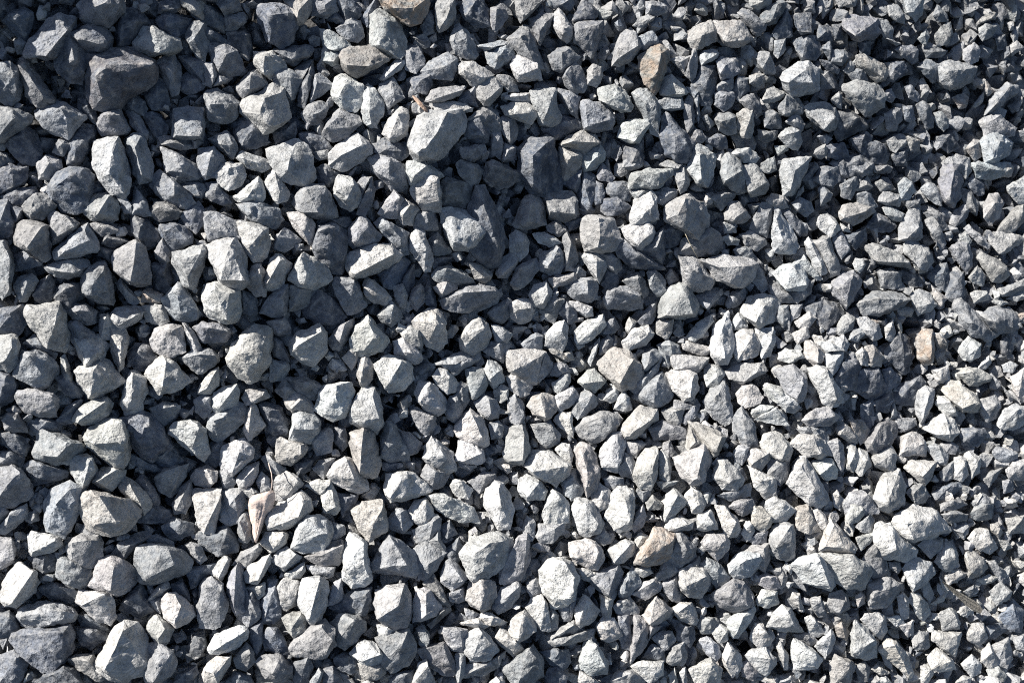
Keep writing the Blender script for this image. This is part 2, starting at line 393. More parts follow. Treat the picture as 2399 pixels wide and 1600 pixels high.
SURVEY = """
T 0 0 2.55
27,36 44,17 55,14 69,17 68,28 58,42 50,53 40,55 31,54 21,52 25,44/62,28 42,52/b
18,55 23,52 32,65 40,75 48,88 53,95 40,100 33,98 24,88 19,72 17,62/30,75 42,92/b
65,33 80,26 92,27 99,37 99,48 82,50 80,66 78,74 66,74 55,66 53,55 58,44/70,35 95,42/a
80,51 120,47 140,57 143,63 139,76 132,82 115,86 110,98 98,102 88,98 82,85 79,72/88,70 105,59 139,60/a
72,6 76,0 112,-3 114,12 108,20 98,26 80,24 73,18/88,6/b
112,12 122,9 130,13 137,22 132,30 122,38 118,46 108,44 106,34 108,24/125,20/a
132,24 140,24 150,33 166,37 168,45 160,50 142,52 125,47 122,40 130,34/158,39 148,49/c
145,20 152,13 165,15 176,19 174,28 166,38 158,35 150,28/155,22/a
170,33 178,20 188,20 192,40 188,57 180,50 172,40/178,36/b
148,2 166,-2 167,8 158,12 146,12/150,9/a
166,0 188,-2 190,10 186,18 175,12 168,7/180,10/c
142,58 152,53 160,50 166,60 166,75 164,86 158,88 152,78 148,68/155,66/b
138,70 142,62 150,72 156,86 155,96 148,101 140,100 134,92 132,85/145,85/a
165,53 175,52 188,56 190,70 188,77 178,70 170,63/172,58/a
166,72 172,67 182,72 188,78 185,84 172,86 165,82/175,75/a
-4,66 0,58 9,58 16,64 20,78 18,90 12,97 6,97 -2,90/12,70/b
3,20 8,12 22,8 29,12 30,18 26,26 25,40 18,34/14,18/a
13,38 18,35 25,40 22,50 16,50 13,44/17,42/b
34,103 40,97 50,94 60,96 66,102 78,106 79,110 62,127 52,122 46,121 38,115 34,109/56,100 61,109/b
-6,97 12,100 24,104 29,108 28,113 16,122 4,130 -6,132/12,108/b
5,128 22,117 32,121 38,136 37,144 32,151 22,150 12,140/20,124/a
72,92 80,90 86,97 89,106 88,114 80,107 73,102/80,98/a
91,106 100,100 110,100 114,108 119,118 117,124 108,125 94,125 90,118/95,106 110,106/b
116,102 122,102 130,110 136,120 136,130 128,124 120,115/124,112/b
131,107 140,104 148,106 153,115 152,126 145,128 138,118/140,110/a
160,100 175,99 186,100 188,115 186,129 175,128 158,127 159,112/162,125 183,125/b
112,90 122,85 132,94 135,100 132,106 120,104 112,98/122,92/a
147,127 152,124 160,127 174,128 183,126 186,132 178,136 165,138 150,133/160,131/b
86,131 107,125 113,134 118,150 121,170 115,182 103,178 92,165 86,150/107,128 103,140 100,160/c
117,127 123,123 131,123 135,135 141,152 140,165 128,168 122,160 118,140/124,136 130,160/b
149,137 162,140 175,148 186,157 183,165 165,168 152,160 150,150/162,142 165,157/b
60,140 62,130 75,116 86,117 88,124 80,135 76,148 66,155 62,150/70,135/a
48,140 54,128 62,127 66,133 60,140 58,144/57,132/b
33,150 42,143 56,147 57,155 50,165 36,165/45,150/b
T 480 0 2.55
10,3 20,-2 30,-1 34,10 19,15/14,8/b
19,15 35,12 40,16 37,21 28,28 18,29/27,18 33,22/b
-12,10 0,3 10,8 18,15 18,30 8,28 -5,20/5,10/a
-10,30 0,22 10,30 20,38 18,41 0,42/5,32/a
21,31 36,28 41,33 43,48 40,55 34,52 30,44 22,42/38,32/a
0,44 5,41 18,40 30,47 34,55 36,66 32,69 18,71 12,66 8,56/20,50/b
-2,60 7,58 12,68 24,72 20,76 6,80 -2,77/8,70/b
47,6 60,4 75,6 82,15 83,25 78,38 69,44 60,40 57,36 56,28 50,16/58,15 76,12/a
72,0 97,-2 98,10 90,22 84,24 82,16 75,8/86,10 85,16/t
98,-2 120,-2 122,10 112,17 98,15/110,5/b
120,0 132,-2 142,14 130,22 110,18 122,10/128,8/a
143,18 150,8 158,-2 160,12 150,26/150,12/a
152,15 156,10 161,9 172,17 180,23 183,35 185,48 180,54 172,53 165,43 152,43 151,30/166,20 160,42/c
120,26 135,17 143,20 146,34 140,39 132,38 124,32/132,22/b
106,28 118,31 128,37 134,43 125,47 121,58 117,60 108,55 109,44/120,46 118,57/c
125,47 135,44 160,42 171,53 163,60 152,66 140,72 135,70 128,64 125,56/130,60 150,61/t
62,47 80,43 95,42 100,46 95,52 82,60 75,58 68,51/85,45 80,55/a
45,48 62,48 70,53 75,62 65,66 60,74 52,67 46,58/55,52 53,66/c
62,68 68,62 75,63 80,69 90,73 86,82 82,90 79,91 73,84 64,76/68,70 78,72/b
30,80 42,66 48,64 56,72 58,79 48,84 35,91 29,85/42,70 41,82/b
32,103 36,93 50,86 65,78 72,82 75,95 79,108 70,116 60,120 53,122 42,113/55,90 50,105 60,117/c
0,85 12,82 25,88 33,95 29,107 20,113 10,113 3,108/18,92 5,96 22,96/b
101,69 106,67 112,72 118,79 108,88 97,94 98,82/103,75/b
117,79 120,72 130,68 137,72 145,80 144,95 138,103 130,103 122,96 117,88/129,78 122,90/c
82,66 90,60 98,58 100,70 96,85 92,98 85,96 86,82 88,76/92,68/a
89,105 95,96 108,93 113,99 110,108 103,114 95,116 90,110/104,104 100,97/b
110,118 118,106 125,98 130,105 140,106 144,112 138,118 130,128 118,131 108,123/122,108 112,118/b
145,84 150,79 156,83 164,95 164,103 158,117 154,119 146,113 144,100/152,90 151,103/c
158,80 172,71 178,80 183,90 175,94 168,100 164,93/168,84 174,86/b
163,123 170,108 180,99 186,102 188,110 185,125 178,130 170,130/178,105 170,127/c
160,74 165,65 174,56 184,53 185,58 178,66 165,74/180,58 164,73/c
115,141 125,132 140,122 145,128 152,135 153,141 140,152 128,157 113,153 118,147/125,143 145,133/c
87,124 100,123 110,127 115,136 105,140 97,139 90,132/95,127/a
62,122 70,117 82,113 84,124 80,130 66,133/72,122/a
26,112 38,108 42,114 56,124 55,132 45,136 34,135 28,124/45,118 40,124/a
57,138 86,128 94,135 100,150 101,163 95,172 85,170 68,165 60,150/78,145 76,157/c
3,128 20,121 27,127 30,138 26,147 18,140 10,136/15,133 26,134/b
27,144 35,139 50,145 56,146 60,155 52,158 38,155/36,146 48,150/c
-5,138 8,136 16,144 21,152 15,162 0,165 -8,158/5,145/b
9,155 20,149 34,151 38,160 34,170 22,175 12,168/25,155/c
100,140 113,138 115,145 105,148 101,145/108,141/b
152,135 165,128 185,132 188,140 175,150 158,143/165,138/a
T 960 0 2.55
-30,-2 17,-2 16,10 10,22 0,24 -12,20 -22,9/5,7 -15,8/o
13,12 20,11 23,20 22,30 14,32 10,24/17,15/a
24,-2 42,-2 41,18 35,26 27,30 23,15/38,5 32,22/c
46,10 52,-2 65,-1 72,12 73,23 60,25 52,18/60,2 52,15/a
74,8 82,5 88,10 91,16 82,27 78,30 75,24/80,8/b
97,-2 124,-2 118,6 106,18 102,22 98,14/106,15/c
110,18 119,13 134,13 130,22 122,36 119,43 114,33/124,22 119,30/b
133,12 137,9 142,14 150,25 149,34 144,40 139,37 132,24/143,18 141,32/c
150,20 154,9 160,0 172,10 172,16 168,20 155,20/160,8/a
127,0 150,-2 150,6 146,10 132,8/140,4/a
153,21 177,20 175,35 170,48 166,52 160,48 151,38/174,23 160,35 155,28/b
37,38 41,24 46,21 55,32 60,42 62,50 60,54 52,54 42,50/52,38 40,38/b
63,43 76,42 83,38 90,41 96,50 92,55 86,60 78,63 72,58 70,48/76,44/b
90,37 104,24 110,24 112,33 116,40 120,52 125,64 118,68 112,62 105,52 96,46/102,34 110,48/b
92,60 96,52 106,50 116,52 119,64 121,73 112,75 100,75 96,68/118,63 100,70/c
127,52 135,45 148,44 156,53 154,57 145,62 140,67 131,64/140,48/b
140,72 144,62 152,57 159,65 164,77 160,85 152,87 144,80/143,68/b
163,65 168,60 176,62 177,70 172,81 164,77/168,70/c
10,66 18,56 30,56 34,49 44,54 43,66 38,74 22,72/32,62/b
44,60 48,56 58,57 78,69 70,73 65,75 62,82 55,78 46,68/50,65 68,72/c
62,82 64,76 69,69 76,70 87,79 84,85 73,97 68,96 62,90/84,82 70,92/c
78,70 90,69 97,75 100,84 90,85 85,78/92,78/b
14,94 20,84 30,80 50,79 52,81 46,88 32,93/48,83 20,92/c
22,95 30,93 50,95 58,99 56,103 45,104 24,102/50,102/c
44,94 50,85 55,83 60,92 62,98 52,96/54,88/a
-2,132 4,118 8,108 20,102 48,102 50,112 48,122 38,131 30,138 28,146 10,148 2,140/34,104 26,121 10,142/c
-8,48 0,45 8,44 13,52 14,60 6,67 -4,64/0,47/b
1,72 10,68 20,68 20,78 15,86 4,83/18,70 10,74/a
84,98 96,94 108,93 116,99 118,104 111,114 100,110 88,106/112,104 96,105/c
85,90 95,86 110,86 114,95 108,93 95,93/106,88/c
111,85 120,82 133,82 133,92 137,104 138,111 128,117 120,116 115,104 113,93/130,92 126,104/c
135,82 148,85 156,90 156,100 154,109 148,105 142,95/147,96/b
157,92 165,92 182,97 188,107 186,119 170,121 161,119 158,105/162,96 162,116 185,110/b
173,82 188,79 198,84 205,97 203,103 195,104 183,98 175,92/180,95/c
53,110 65,100 75,99 82,106 86,115 80,123 72,118/65,106/b
50,115 58,110 66,106 70,115 77,122 72,130 62,132 52,128/64,108 70,125/a
83,108 88,106 96,109 100,118 98,128 92,134 86,124/91,112 92,130/b
76,124 84,123 86,132 98,135 97,146 85,148 76,140/82,128/b
46,136 68,133 70,138 64,146 58,149 48,145/56,138/b
99,138 110,130 125,128 131,131 134,145 140,158 138,172 128,180 112,176 102,160/125,132 113,143/a
123,118 140,107 155,110 158,118 148,124 130,130/145,112/a
138,134 145,126 158,122 168,126 174,132 160,142 155,160 142,165 138,150/146,145 150,130/c
157,150 162,138 175,132 180,140 178,148 170,156 160,157/172,145/c
T 1440 0 2.55
-2,60 0,45 5,32 12,27 18,28 22,36 22,46 15,56 4,60/22,42 3,54/c
22,34 30,30 35,29 40,38 39,42 30,47 24,46/31,38/b
22,53 30,50 35,44 42,42 49,46 50,55 46,68 40,76 38,86 34,86 28,80 24,66/42,50 40,65/o
29,2 36,1 48,6 48,12 40,15 29,14/34,5/b
17,24 22,17 30,14 37,16 35,19 24,26/35,17/c
67,29 76,24 88,19 94,28 94,36 86,42 76,46 70,43/80,33/t
92,20 105,21 115,20 122,27 126,36 118,43 110,44 100,40 95,30/105,28 118,38/t
113,12 118,9 126,12 132,17 139,22 138,28 132,34 127,30 118,20/125,18/b
134,17 140,6 152,1 158,3 155,12 148,22 142,24 136,22/150,4 144,20/b
124,-2 145,-2 143,6 132,9 125,6/136,2/t
165,14 180,13 182,30 172,32 166,24/168,29/a
152,22 158,10 163,20 162,33 150,36 144,32/156,20/a
165,38 178,33 186,36 190,48 184,55 172,55 167,46/176,38/a
77,53 82,47 92,46 96,49 94,54 86,58 80,60/84,56/c
93,56 98,53 112,54 115,65 108,72 98,73/102,60 97,68/b
126,53 134,48 142,49 145,58 147,68 138,68 130,62/142,52 136,63/c
147,38 157,36 157,46 150,54 146,50/155,40/c
50,55 62,54 70,52 73,45 76,55 74,68 70,76 65,68 55,60/68,58/b
42,80 45,72 52,69 60,76 68,85 62,88 52,91 43,88/52,74 64,86/c
37,94 45,90 62,90 64,100 52,102 42,100/60,100/c
15,84 24,82 33,83 38,90 42,98 40,112 40,124 33,122 28,108 24,98/38,100 28,95/c
3,126 8,113 18,109 33,112 28,122 22,131 14,132/28,118 18,130/c
44,110 48,107 58,118 68,126 73,133 70,145 64,150 55,147 46,140 43,125/55,125 66,132/a
63,95 68,88 72,91 74,105 72,118 67,121 64,112/70,100/b
66,81 77,84 78,100 77,112 74,105 73,92/74,88/b
80,62 92,62 94,72 92,82 88,95 80,95 70,80 77,73/85,75/a
93,80 100,74 108,72 109,80 105,86 94,83/105,75/b
92,86 97,83 108,85 111,90 108,98 100,103 92,96/103,88/b
108,84 113,71 123,73 123,84 114,92/114,76/a
124,70 130,68 137,69 137,78 132,81 124,77/130,72/t
137,70 142,67 148,73 147,77 138,76/142,71/b
153,68 163,62 168,57 178,57 187,64 188,75 186,84 175,88 162,87 155,80 152,74/175,65 182,76 160,76/c
136,92 140,83 146,80 156,86 156,90 147,94 138,95/152,88/c
150,100 158,86 168,90 174,98 172,105 162,108 153,106/158,88 156,105/b
115,93 122,87 128,87 134,97 136,105 130,109 122,100/126,92/b
92,110 97,105 106,103 112,107 113,117 112,122 104,124 96,120/98,112 110,108/b
112,105 120,100 127,101 128,115 125,128 118,128 114,120/124,110/t
137,104 145,101 152,106 154,118 146,119 138,117/148,104/b
157,112 162,106 170,106 174,114 172,122 165,118/165,112/c
151,126 155,118 163,117 170,120 172,130 168,138 158,135/165,122/c
68,143 73,134 80,134 92,142 91,158 86,172 76,170 68,155/78,142 80,165/c
107,143 112,137 125,136 133,145 130,150 118,150/115,141/c
84,130 95,123 102,126 103,136 95,137/96,126/a
70,128 74,119 80,120 84,127 80,132 72,131/77,124/b
8,135 25,130 26,145 25,153 12,154 8,145/20,140 17,148/a
132,120 150,120 148,128 138,132 132,128/140,123/b
147,134 158,134 160,138 150,143/156,137/c
T 1920 0 2.55
22,15 35,15 53,17 56,30 50,36 38,38 30,36 22,25/33,33 38,25 52,20/b
54,19 62,20 68,28 66,36 74,40 70,42 60,35 56,28/62,28/c
62,6 72,5 78,14 78,22 70,20 63,14/75,15/c
76,-2 96,-2 94,14 88,20 80,12/87,11/c
14,-2 35,-2 33,6 18,7/28,4/t
34,52 42,50 50,56 58,60 64,68 60,74 52,76 45,70 42,62 35,60/45,58 58,72/t
22,65 28,55 33,60 30,66 25,68/28,60/c
26,68 34,63 42,64 44,74 38,76 30,74/36,66/b
21,78 35,74 45,76 55,80 60,88 58,98 50,104 42,107 36,98 28,90 22,84/40,82 55,92/c
10,92 18,84 21,86 20,100 14,97/18,88/c
-14,100 -6,93 4,93 14,100 17,110 14,118 8,121 -4,115/14,108 4,119/c
18,104 30,103 40,110 42,117 30,123 18,130 15,122/35,108/a
28,128 42,122 48,126 45,134 38,140 30,134/40,128/a
35,133 50,131 60,133 64,142 60,150 48,150 40,140/55,136/a
60,105 68,100 75,100 76,110 70,120 62,120/70,104/b
76,98 85,98 88,110 84,113 78,110/82,101/b
88,96 95,93 101,97 105,110 104,117 98,119 92,108/98,100/b
105,104 112,103 119,110 118,117 114,121 107,115/112,108/t
108,60 120,56 132,58 144,62 140,75 130,80 120,83 110,78 112,70/118,66 136,64 122,78/c
90,62 98,55 110,60 112,66 108,76 104,77 98,70/102,64/b
95,47 105,43 118,47 112,53 98,54/105,48/b
106,33 112,24 120,20 122,32 117,42 108,43/118,36/c
90,36 98,27 101,34 98,42 94,40/97,33/c
84,42 90,46 90,54 85,60 76,52 70,46 76,42/88,48/b
146,27 152,22 163,24 158,34 150,38 146,32/154,28/c
144,22 153,12 162,12 162,18 155,20/158,17/t
132,46 142,40 147,46 146,56 138,60 132,55/140,46/c
140,73 152,74 160,84 154,88 150,82 142,80/150,79/o
122,90 132,86 137,90 135,99 128,100/132,95/o
140,98 146,90 151,84 150,94 144,99/148,92/c
155,96 160,86 172,77 182,80 182,86 170,95 160,102 152,106/175,80 162,96/c
147,112 155,107 166,107 175,115 180,118 178,125 165,127 152,126/160,110 170,120/c
148,130 158,120 170,122 177,132 174,142 162,150 152,149 150,140/166,130 160,146/c
134,137 142,128 148,130 149,144 142,147/142,134/t
112,150 125,142 135,145 140,157 120,160/130,150/c
140,150 160,152 175,150 176,158 160,165 145,165/160,156/c
80,124 92,130 92,138 84,139 81,132/86,129/t
62,130 80,128 80,132 70,140 65,138/78,132/c
66,143 80,136 80,152 70,152/78,140/a
108,126 122,122 128,135 118,140 108,132/118,126/a
65,58 78,57 80,66 74,72 66,66/72,60/a
62,66 70,62 75,68 68,76 62,74/68,66/b
0,55 12,57 18,64 16,68 6,64/10,59/a
2,45 10,39 12,46 22,46 27,53 20,60 10,56/10,46 22,52/b
35,38 47,38 46,50 38,50/42,40/a
0,24 10,28 14,36 8,39 -2,36/6,29/a
12,24 22,22 22,36 14,37/18,26/a
60,84 66,82 70,90 66,95 60,92/64,86/b
78,80 84,78 92,88 90,94 82,90/84,84/b
25,143 38,142 48,150 48,160 30,165 22,155/36,147/a
6,134 22,132 26,143 18,148 8,144/16,136/a
104,15 108,5 116,13 118,20 108,20/110,12/b
160,35 170,33 172,45 164,46/166,37/a
T 0 373 2.723
44,23 48,12 62,9 74,8 79,15 79,26 75,40 66,45 55,44 47,36 43,28/60,14/a
-4,12 8,5 22,8 22,18 12,26 -4,30/10,10/a
3,33 12,27 29,26 33,33 22,42 21,50 14,52 10,40/20,30/a
20,41 25,33 32,29 44,33 48,40 44,47 36,52 27,52 22,48/29,35 25,47/b
-4,37 7,37 11,48 13,58 10,68 2,68 -4,62/4,42/a
11,68 15,57 20,53 29,53 41,57 43,70 44,84 38,87 28,83 22,78 13,74/36,58 23,76/c
42,48 47,44 58,51 68,55 66,60 52,70 45,73 43,62/58,52 64,58 47,68/b
46,79 56,70 68,60 75,56 82,66 85,74 82,80 68,84 52,88 48,86/76,70 55,80/b
70,43 76,35 88,29 97,29 102,41 101,52 92,55 78,53 73,47/93,33 85,46/b
102,33 106,31 113,37 116,24 122,30 126,37 129,48 114,47 107,46/114,40/b
75,31 79,22 84,19 92,26 90,30 80,34/84,24/a
113,50 116,48 126,52 134,60 136,67 133,74 126,77 120,70 114,62/117,52 119,68 121,55/a
129,20 138,10 146,15 155,23 165,33 168,37 161,45 155,40 140,35 134,30 130,24/150,21 150,32/b
129,48 134,36 143,36 152,42 159,47 152,52 138,54/137,41 150,44/b
157,20 165,18 175,22 177,26 173,34 165,31 158,26/168,22/a
178,22 188,20 195,30 200,38 194,40 183,36 178,32/186,25/a
201,33 212,24 222,16 226,20 228,33 224,37 205,37/222,19 213,33/c
204,39 215,37 230,38 240,43 243,52 236,60 224,58 214,52 210,44/215,41 217,52/b
175,45 185,46 200,52 205,58 207,68 195,69 180,70 177,62/178,58 195,64/b
155,50 160,44 170,37 175,42 176,55 168,63 160,56/165,45/a
204,55 210,53 222,56 230,60 232,75 226,88 218,88 211,80 207,70/226,62/c
137,57 150,55 160,58 165,65 165,72 150,77 145,78 140,68/141,60 150,57/a
133,80 137,72 140,68 145,78 147,82 146,88 142,91 134,85/137,80/b
76,56 82,54 95,55 106,60 104,63 94,64 87,67 80,60/90,58/b
86,74 93,64 103,67 112,72 100,78 96,88 86,82/92,68/a
95,86 102,77 117,70 125,76 128,90 131,108 118,110 111,107 104,100 98,94/117,73 115,90 112,105/c
148,80 155,82 174,75 178,79 176,92 168,108 164,112 158,110 152,98 148,90/172,82 161,102 155,86/c
178,75 186,72 202,69 208,76 212,88 214,105 205,111 195,112 188,104 184,96 178,82/198,73 200,88 210,104 190,104/c
38,93 44,88 60,86 74,86 78,91 70,99 58,103 48,101/46,96 64,98/b
-4,70 0,68 6,72 12,85 12,100 8,115 2,120 -4,112/8,85/b
13,83 22,79 38,87 36,90 28,94 14,96/25,84/a
11,110 16,102 27,99 33,105 30,112 22,122 18,122/24,104/b
29,117 35,105 42,100 47,106 48,118 40,125 32,122/38,106/a
48,120 50,108 60,106 70,108 72,118 60,128 50,128/56,112/a
71,100 78,94 90,88 92,95 97,108 97,125 85,123 75,118 70,115/82,95 89,96 74,115/b
99,107 104,103 108,110 120,122 116,126 110,123/106,110/b
130,92 145,88 147,100 147,112 140,120 134,113 131,105/140,98/a
123,112 130,112 140,116 138,124 122,123/130,116/o
140,120 148,112 153,107 163,116 170,128 174,134 165,139 155,139 145,132/153,112/b
175,108 185,106 190,110 205,113 208,130 205,140 195,142 182,138 176,130 174,118/185,112 197,116 195,138/c
208,112 220,120 222,132 216,136 207,130/214,122/a
21,130 24,126 40,128 50,124 57,134 60,150 56,166 40,162 30,150 22,138/50,130 45,150/c
57,131 63,125 74,124 84,131 82,141 74,143 62,137/66,130 78,131/b
86,134 93,132 100,140 95,155 87,155 85,145/90,137/c
93,138 98,129 110,126 119,126 124,131 118,140 105,147 100,145/119,133 102,143/c
122,127 130,125 142,126 146,140 138,144 126,140/140,130/c
129,156 133,146 144,141 155,143 158,154 159,165 145,171 132,165/148,146/c
166,145 174,140 188,141 198,145 200,150 192,157 175,158 170,152/180,145 196,148/b
-2,130 5,128 20,126 22,140 15,152 -2,148/10,132/a
59,140 66,139 78,148 88,157 82,165 66,165 60,152/70,148/b
-3,152 10,151 16,156 14,165 0,165/8,155/c
173,64 178,63 181,68 176,69/177,65/t
T 590 373 2.723
11,20 17,10 22,8 27,18 32,30 30,35 22,38 15,30/20,12 24,28/c
35,36 43,25 48,22 62,23 70,35 73,49 65,52 50,50 40,44/47,26 57,46 63,25/b
70,25 74,14 85,16 92,24 95,33 92,42 84,45 77,40 71,32/88,22 73,27 82,34/c
55,8 63,5 75,12 73,20 66,24 58,20/64,9/a
90,24 95,15 103,17 106,27 103,40 97,49 90,46 94,35/98,22 98,29/b
100,0 110,-4 120,-2 128,3 133,12 128,20 135,24 127,27 120,27 114,18 105,10/118,2 118,18/b
134,2 145,0 155,8 165,15 160,18 145,20 137,22 133,12/150,6 140,14/c
137,27 142,14 150,11 160,15 163,28 162,45 150,45 142,40/159,18 161,36/c
164,18 168,16 178,18 188,22 190,33 185,42 176,44 166,42 163,30/170,21/b
175,5 180,1 195,5 200,10 194,22 188,25 180,15/190,8/b
199,20 202,4 207,1 218,6 231,14 230,18 222,24 212,26 204,22/208,6 222,9/b
109,46 115,38 122,27 131,34 128,42 125,51 112,50/127,33/c
125,50 127,40 132,34 142,41 145,44 138,56 130,56/136,40 130,48/c
139,55 141,46 148,43 158,46 160,60 150,62 140,60/150,46 152,54/b
160,44 170,42 185,45 200,54 206,66 200,72 188,78 175,78 170,70 166,55/202,62 186,75 172,70/c
188,42 193,25 201,26 206,40 214,58 217,72 212,88 200,90 188,82/200,40 210,70/a
31,47 43,45 50,52 55,56 54,68 51,75 44,68 36,58/47,50 50,62 44,62/c
19,77 21,66 28,59 38,66 42,70 33,77 26,81/22,67/b
54,72 58,58 70,56 80,60 82,75 80,90 76,98 66,95 58,85 54,78/57,63 64,60/a
57,54 62,51 82,50 85,55 80,60 70,56 58,58/70,53/a
82,72 83,60 92,51 98,50 103,57 111,66 108,72 95,77 88,77/100,58 92,56 90,70/b
105,55 112,50 125,58 135,64 136,80 128,84 122,75 113,64/115,54 128,68/b
81,84 90,78 110,74 118,73 127,83 124,88 110,97 98,102 88,102 82,95/122,82 89,99/c
137,64 141,60 148,64 153,75 155,85 154,97 148,97 142,88 136,78/150,76/c
152,70 160,63 168,75 172,80 165,83 155,82/158,72/b
155,85 170,83 174,84 165,92 157,94/165,86/a
210,98 214,86 222,80 230,84 226,95 220,102 212,102/228,88 215,99/b
188,90 194,89 208,99 206,103 200,107 192,103/206,101/t
154,100 160,93 169,91 182,97 192,106 188,108 175,107 160,106/168,94 185,101/b
156,110 165,105 176,107 177,112 170,116 164,120 160,116/168,106 164,116/c
162,122 175,115 185,108 198,107 208,110 214,116 210,124 195,131 178,132 165,128/182,115 208,113/b
10,103 14,92 20,82 26,83 35,91 30,100 24,112 14,112/25,86 20,98 13,107/t
32,103 38,90 45,80 53,85 64,91 69,104 58,108 54,112 40,110/42,84 47,98 45,108/c
7,132 12,122 24,110 31,108 31,125 28,137 18,135/26,118/b
33,108 50,111 54,114 50,125 42,130 33,130/42,112/b
44,130 50,120 58,113 70,120 78,130 80,135 70,142 55,140 46,136/60,118/a
69,108 72,102 84,100 90,103 95,115 98,125 90,132 82,133 78,122 72,115/88,105/b
94,108 98,102 105,104 115,113 120,120 114,126 105,124 98,117/103,107 113,117/t
108,100 115,92 130,85 135,90 133,98 128,105 120,111 113,108/122,92/a
131,100 140,90 139,108 134,118 128,110/135,98/a
122,110 130,108 134,118 132,128 127,126 123,118/130,116/c
135,124 138,112 145,107 150,113 149,123 142,131/144,110/b
107,135 113,128 120,122 127,130 130,136 120,145 114,141/122,126 120,135/b
138,140 146,134 153,128 160,130 167,142 167,157 160,165 150,160 144,148/160,140/c
84,155 90,143 100,134 106,140 113,150 118,157 112,165 95,170 86,165/100,140 106,152/c
128,150 135,143 145,145 148,157 146,163 132,160/142,150/c
66,155 74,143 88,137 88,144 83,155 76,165 68,163/80,142 76,155/b
32,160 38,149 58,142 63,150 64,165 55,178 42,174 34,168/60,148 40,160/c
13,140 28,135 34,145 33,152 22,152 15,145/26,139/b
203,132 210,125 220,120 224,122 222,135 215,142 206,138/218,125/b
222,126 228,120 238,120 243,130 240,138 230,142 223,135/226,130 240,128/c
178,155 185,145 195,137 204,143 205,150 203,160 190,168 180,163/200,145/c
206,142 215,144 225,150 220,158 210,160/218,149/c
-8,108 0,92 8,90 13,100 12,118 4,118/6,96/t
148,118 152,103 158,120 158,128 150,125/153,112/a
T 1180 373 2.723
49,21 58,13 68,7 77,16 78,22 75,42 70,44 66,40 63,28/68,9 61,25/a
80,15 84,2 90,8 95,16 92,20 82,18/86,12/b
103,2 106,-2 118,-1 119,6 110,10 103,7/112,6/b
108,20 110,12 125,8 145,9 145,14 138,22 132,26 120,24 109,25/131,13 131,24 113,14/c
134,6 142,2 155,5 160,18 158,24 152,29 148,20 145,10/150,8 156,18/b
36,40 35,30 44,28 58,28 64,36 64,50 52,54 40,52/40,45 60,46/b
8,56 12,46 18,33 24,30 32,36 36,45 36,56 30,53 26,58 18,61 11,60/23,39 20,54 28,36/b
67,60 68,50 80,48 94,52 98,60 101,69 95,79 85,80 70,79 67,70/82,51 83,66 81,76/c
78,40 80,20 85,22 87,30 84,38/82,26/a
84,45 86,35 100,33 108,41 104,46 92,49/98,36/a
87,28 92,20 105,20 110,28 108,36 96,34/98,23/a
112,48 112,36 126,27 131,34 133,52 124,54 118,54 110,58 109,52/130,38 124,46/c
109,28 116,24 128,26 122,32 113,35/120,28/c
130,28 140,25 150,27 148,35 140,40 132,38/142,30/b
101,60 116,55 122,52 128,58 131,64 128,72 120,78 114,78 108,70/128,62 116,74/c
97,76 105,70 118,79 130,70 136,60 137,75 135,92 125,92 110,92 102,84/115,82/a
137,45 145,38 155,31 160,31 172,38 176,48 175,58 168,69 160,66 148,56 138,52/155,34 150,48 160,62/t
150,80 155,68 165,69 178,60 187,68 188,76 180,84 165,85 152,82/176,66/b
135,62 145,55 155,62 150,72 142,77 136,72/145,60/a
187,20 187,2 192,-6 204,2 208,15 209,28 200,28/192,18 205,10/c
205,6 215,4 222,10 228,22 225,29 213,32 208,24/226,20 211,29/c
175,32 190,27 198,26 201,29 194,38 187,44 180,38/190,30/b
170,40 175,30 182,34 180,38 172,42/176,35/c
190,46 195,37 203,37 208,44 212,50 205,55 196,56 191,52/206,46 197,52/c
210,40 222,39 231,39 231,55 226,66 220,62 212,60 216,50/228,48/b
203,65 212,62 225,68 226,74 218,79 208,74/222,70/b
188,68 193,65 203,70 202,74 193,74/198,70/c
198,78 208,75 213,78 216,88 208,88 200,84/208,78/b
189,54 200,56 200,63 190,64/198,60/c
153,85 170,88 192,85 206,87 217,90 214,104 206,110 195,108 183,104 178,111 162,113 157,105 155,95/162,95 185,93 212,92 195,106/c
132,130 142,110 150,106 160,107 161,116 167,125 165,136 150,138 133,136/163,133 140,134 155,112/c
205,130 210,119 225,117 236,119 238,130 232,140 220,144 212,138 204,133/226,122 217,140/c
190,125 197,114 207,111 208,120 200,127 192,128/202,115/b
165,118 175,110 186,112 185,120 175,130 168,124/180,120/b
66,82 72,80 80,82 89,88 87,98 82,106 76,98 70,90/80,88 80,102/c
83,82 92,81 100,86 102,94 96,100 88,92/92,84/b
84,108 88,94 98,98 98,108 92,114/90,99/a
102,105 107,98 116,97 122,105 125,115 120,120 110,112/115,102/b
123,96 130,95 138,104 142,115 132,118 126,110/130,98/b
139,100 144,94 150,100 152,106 142,108/145,97/b
86,120 92,110 105,109 118,115 119,128 105,130 88,129/96,112 117,118/b
52,110 58,104 75,102 80,105 80,120 75,123 62,121 54,115/72,104 72,116/b
30,90 33,81 45,75 52,82 53,90 48,98 40,100 32,96/48,78 38,92/b
50,68 54,62 62,76 65,85 60,95 53,96/58,72/b
25,64 35,63 45,68 50,72 40,76 30,72/44,70/c
5,75 5,66 10,62 18,65 22,72 20,82 14,88 5,80/18,70/c
6,106 10,94 20,88 28,86 31,95 24,104 18,110 10,112/14,94/b
21,117 26,108 36,106 42,115 40,122 34,128 26,127 22,122/38,116 34,124/c
30,130 42,118 52,121 48,132 43,142 36,138/46,122/b
38,103 45,100 60,98 63,103 56,108 43,110/60,101/c
59,95 64,91 71,97 70,102 62,102/65,94/b
55,122 65,123 76,127 77,135 70,136 60,128/74,130/c
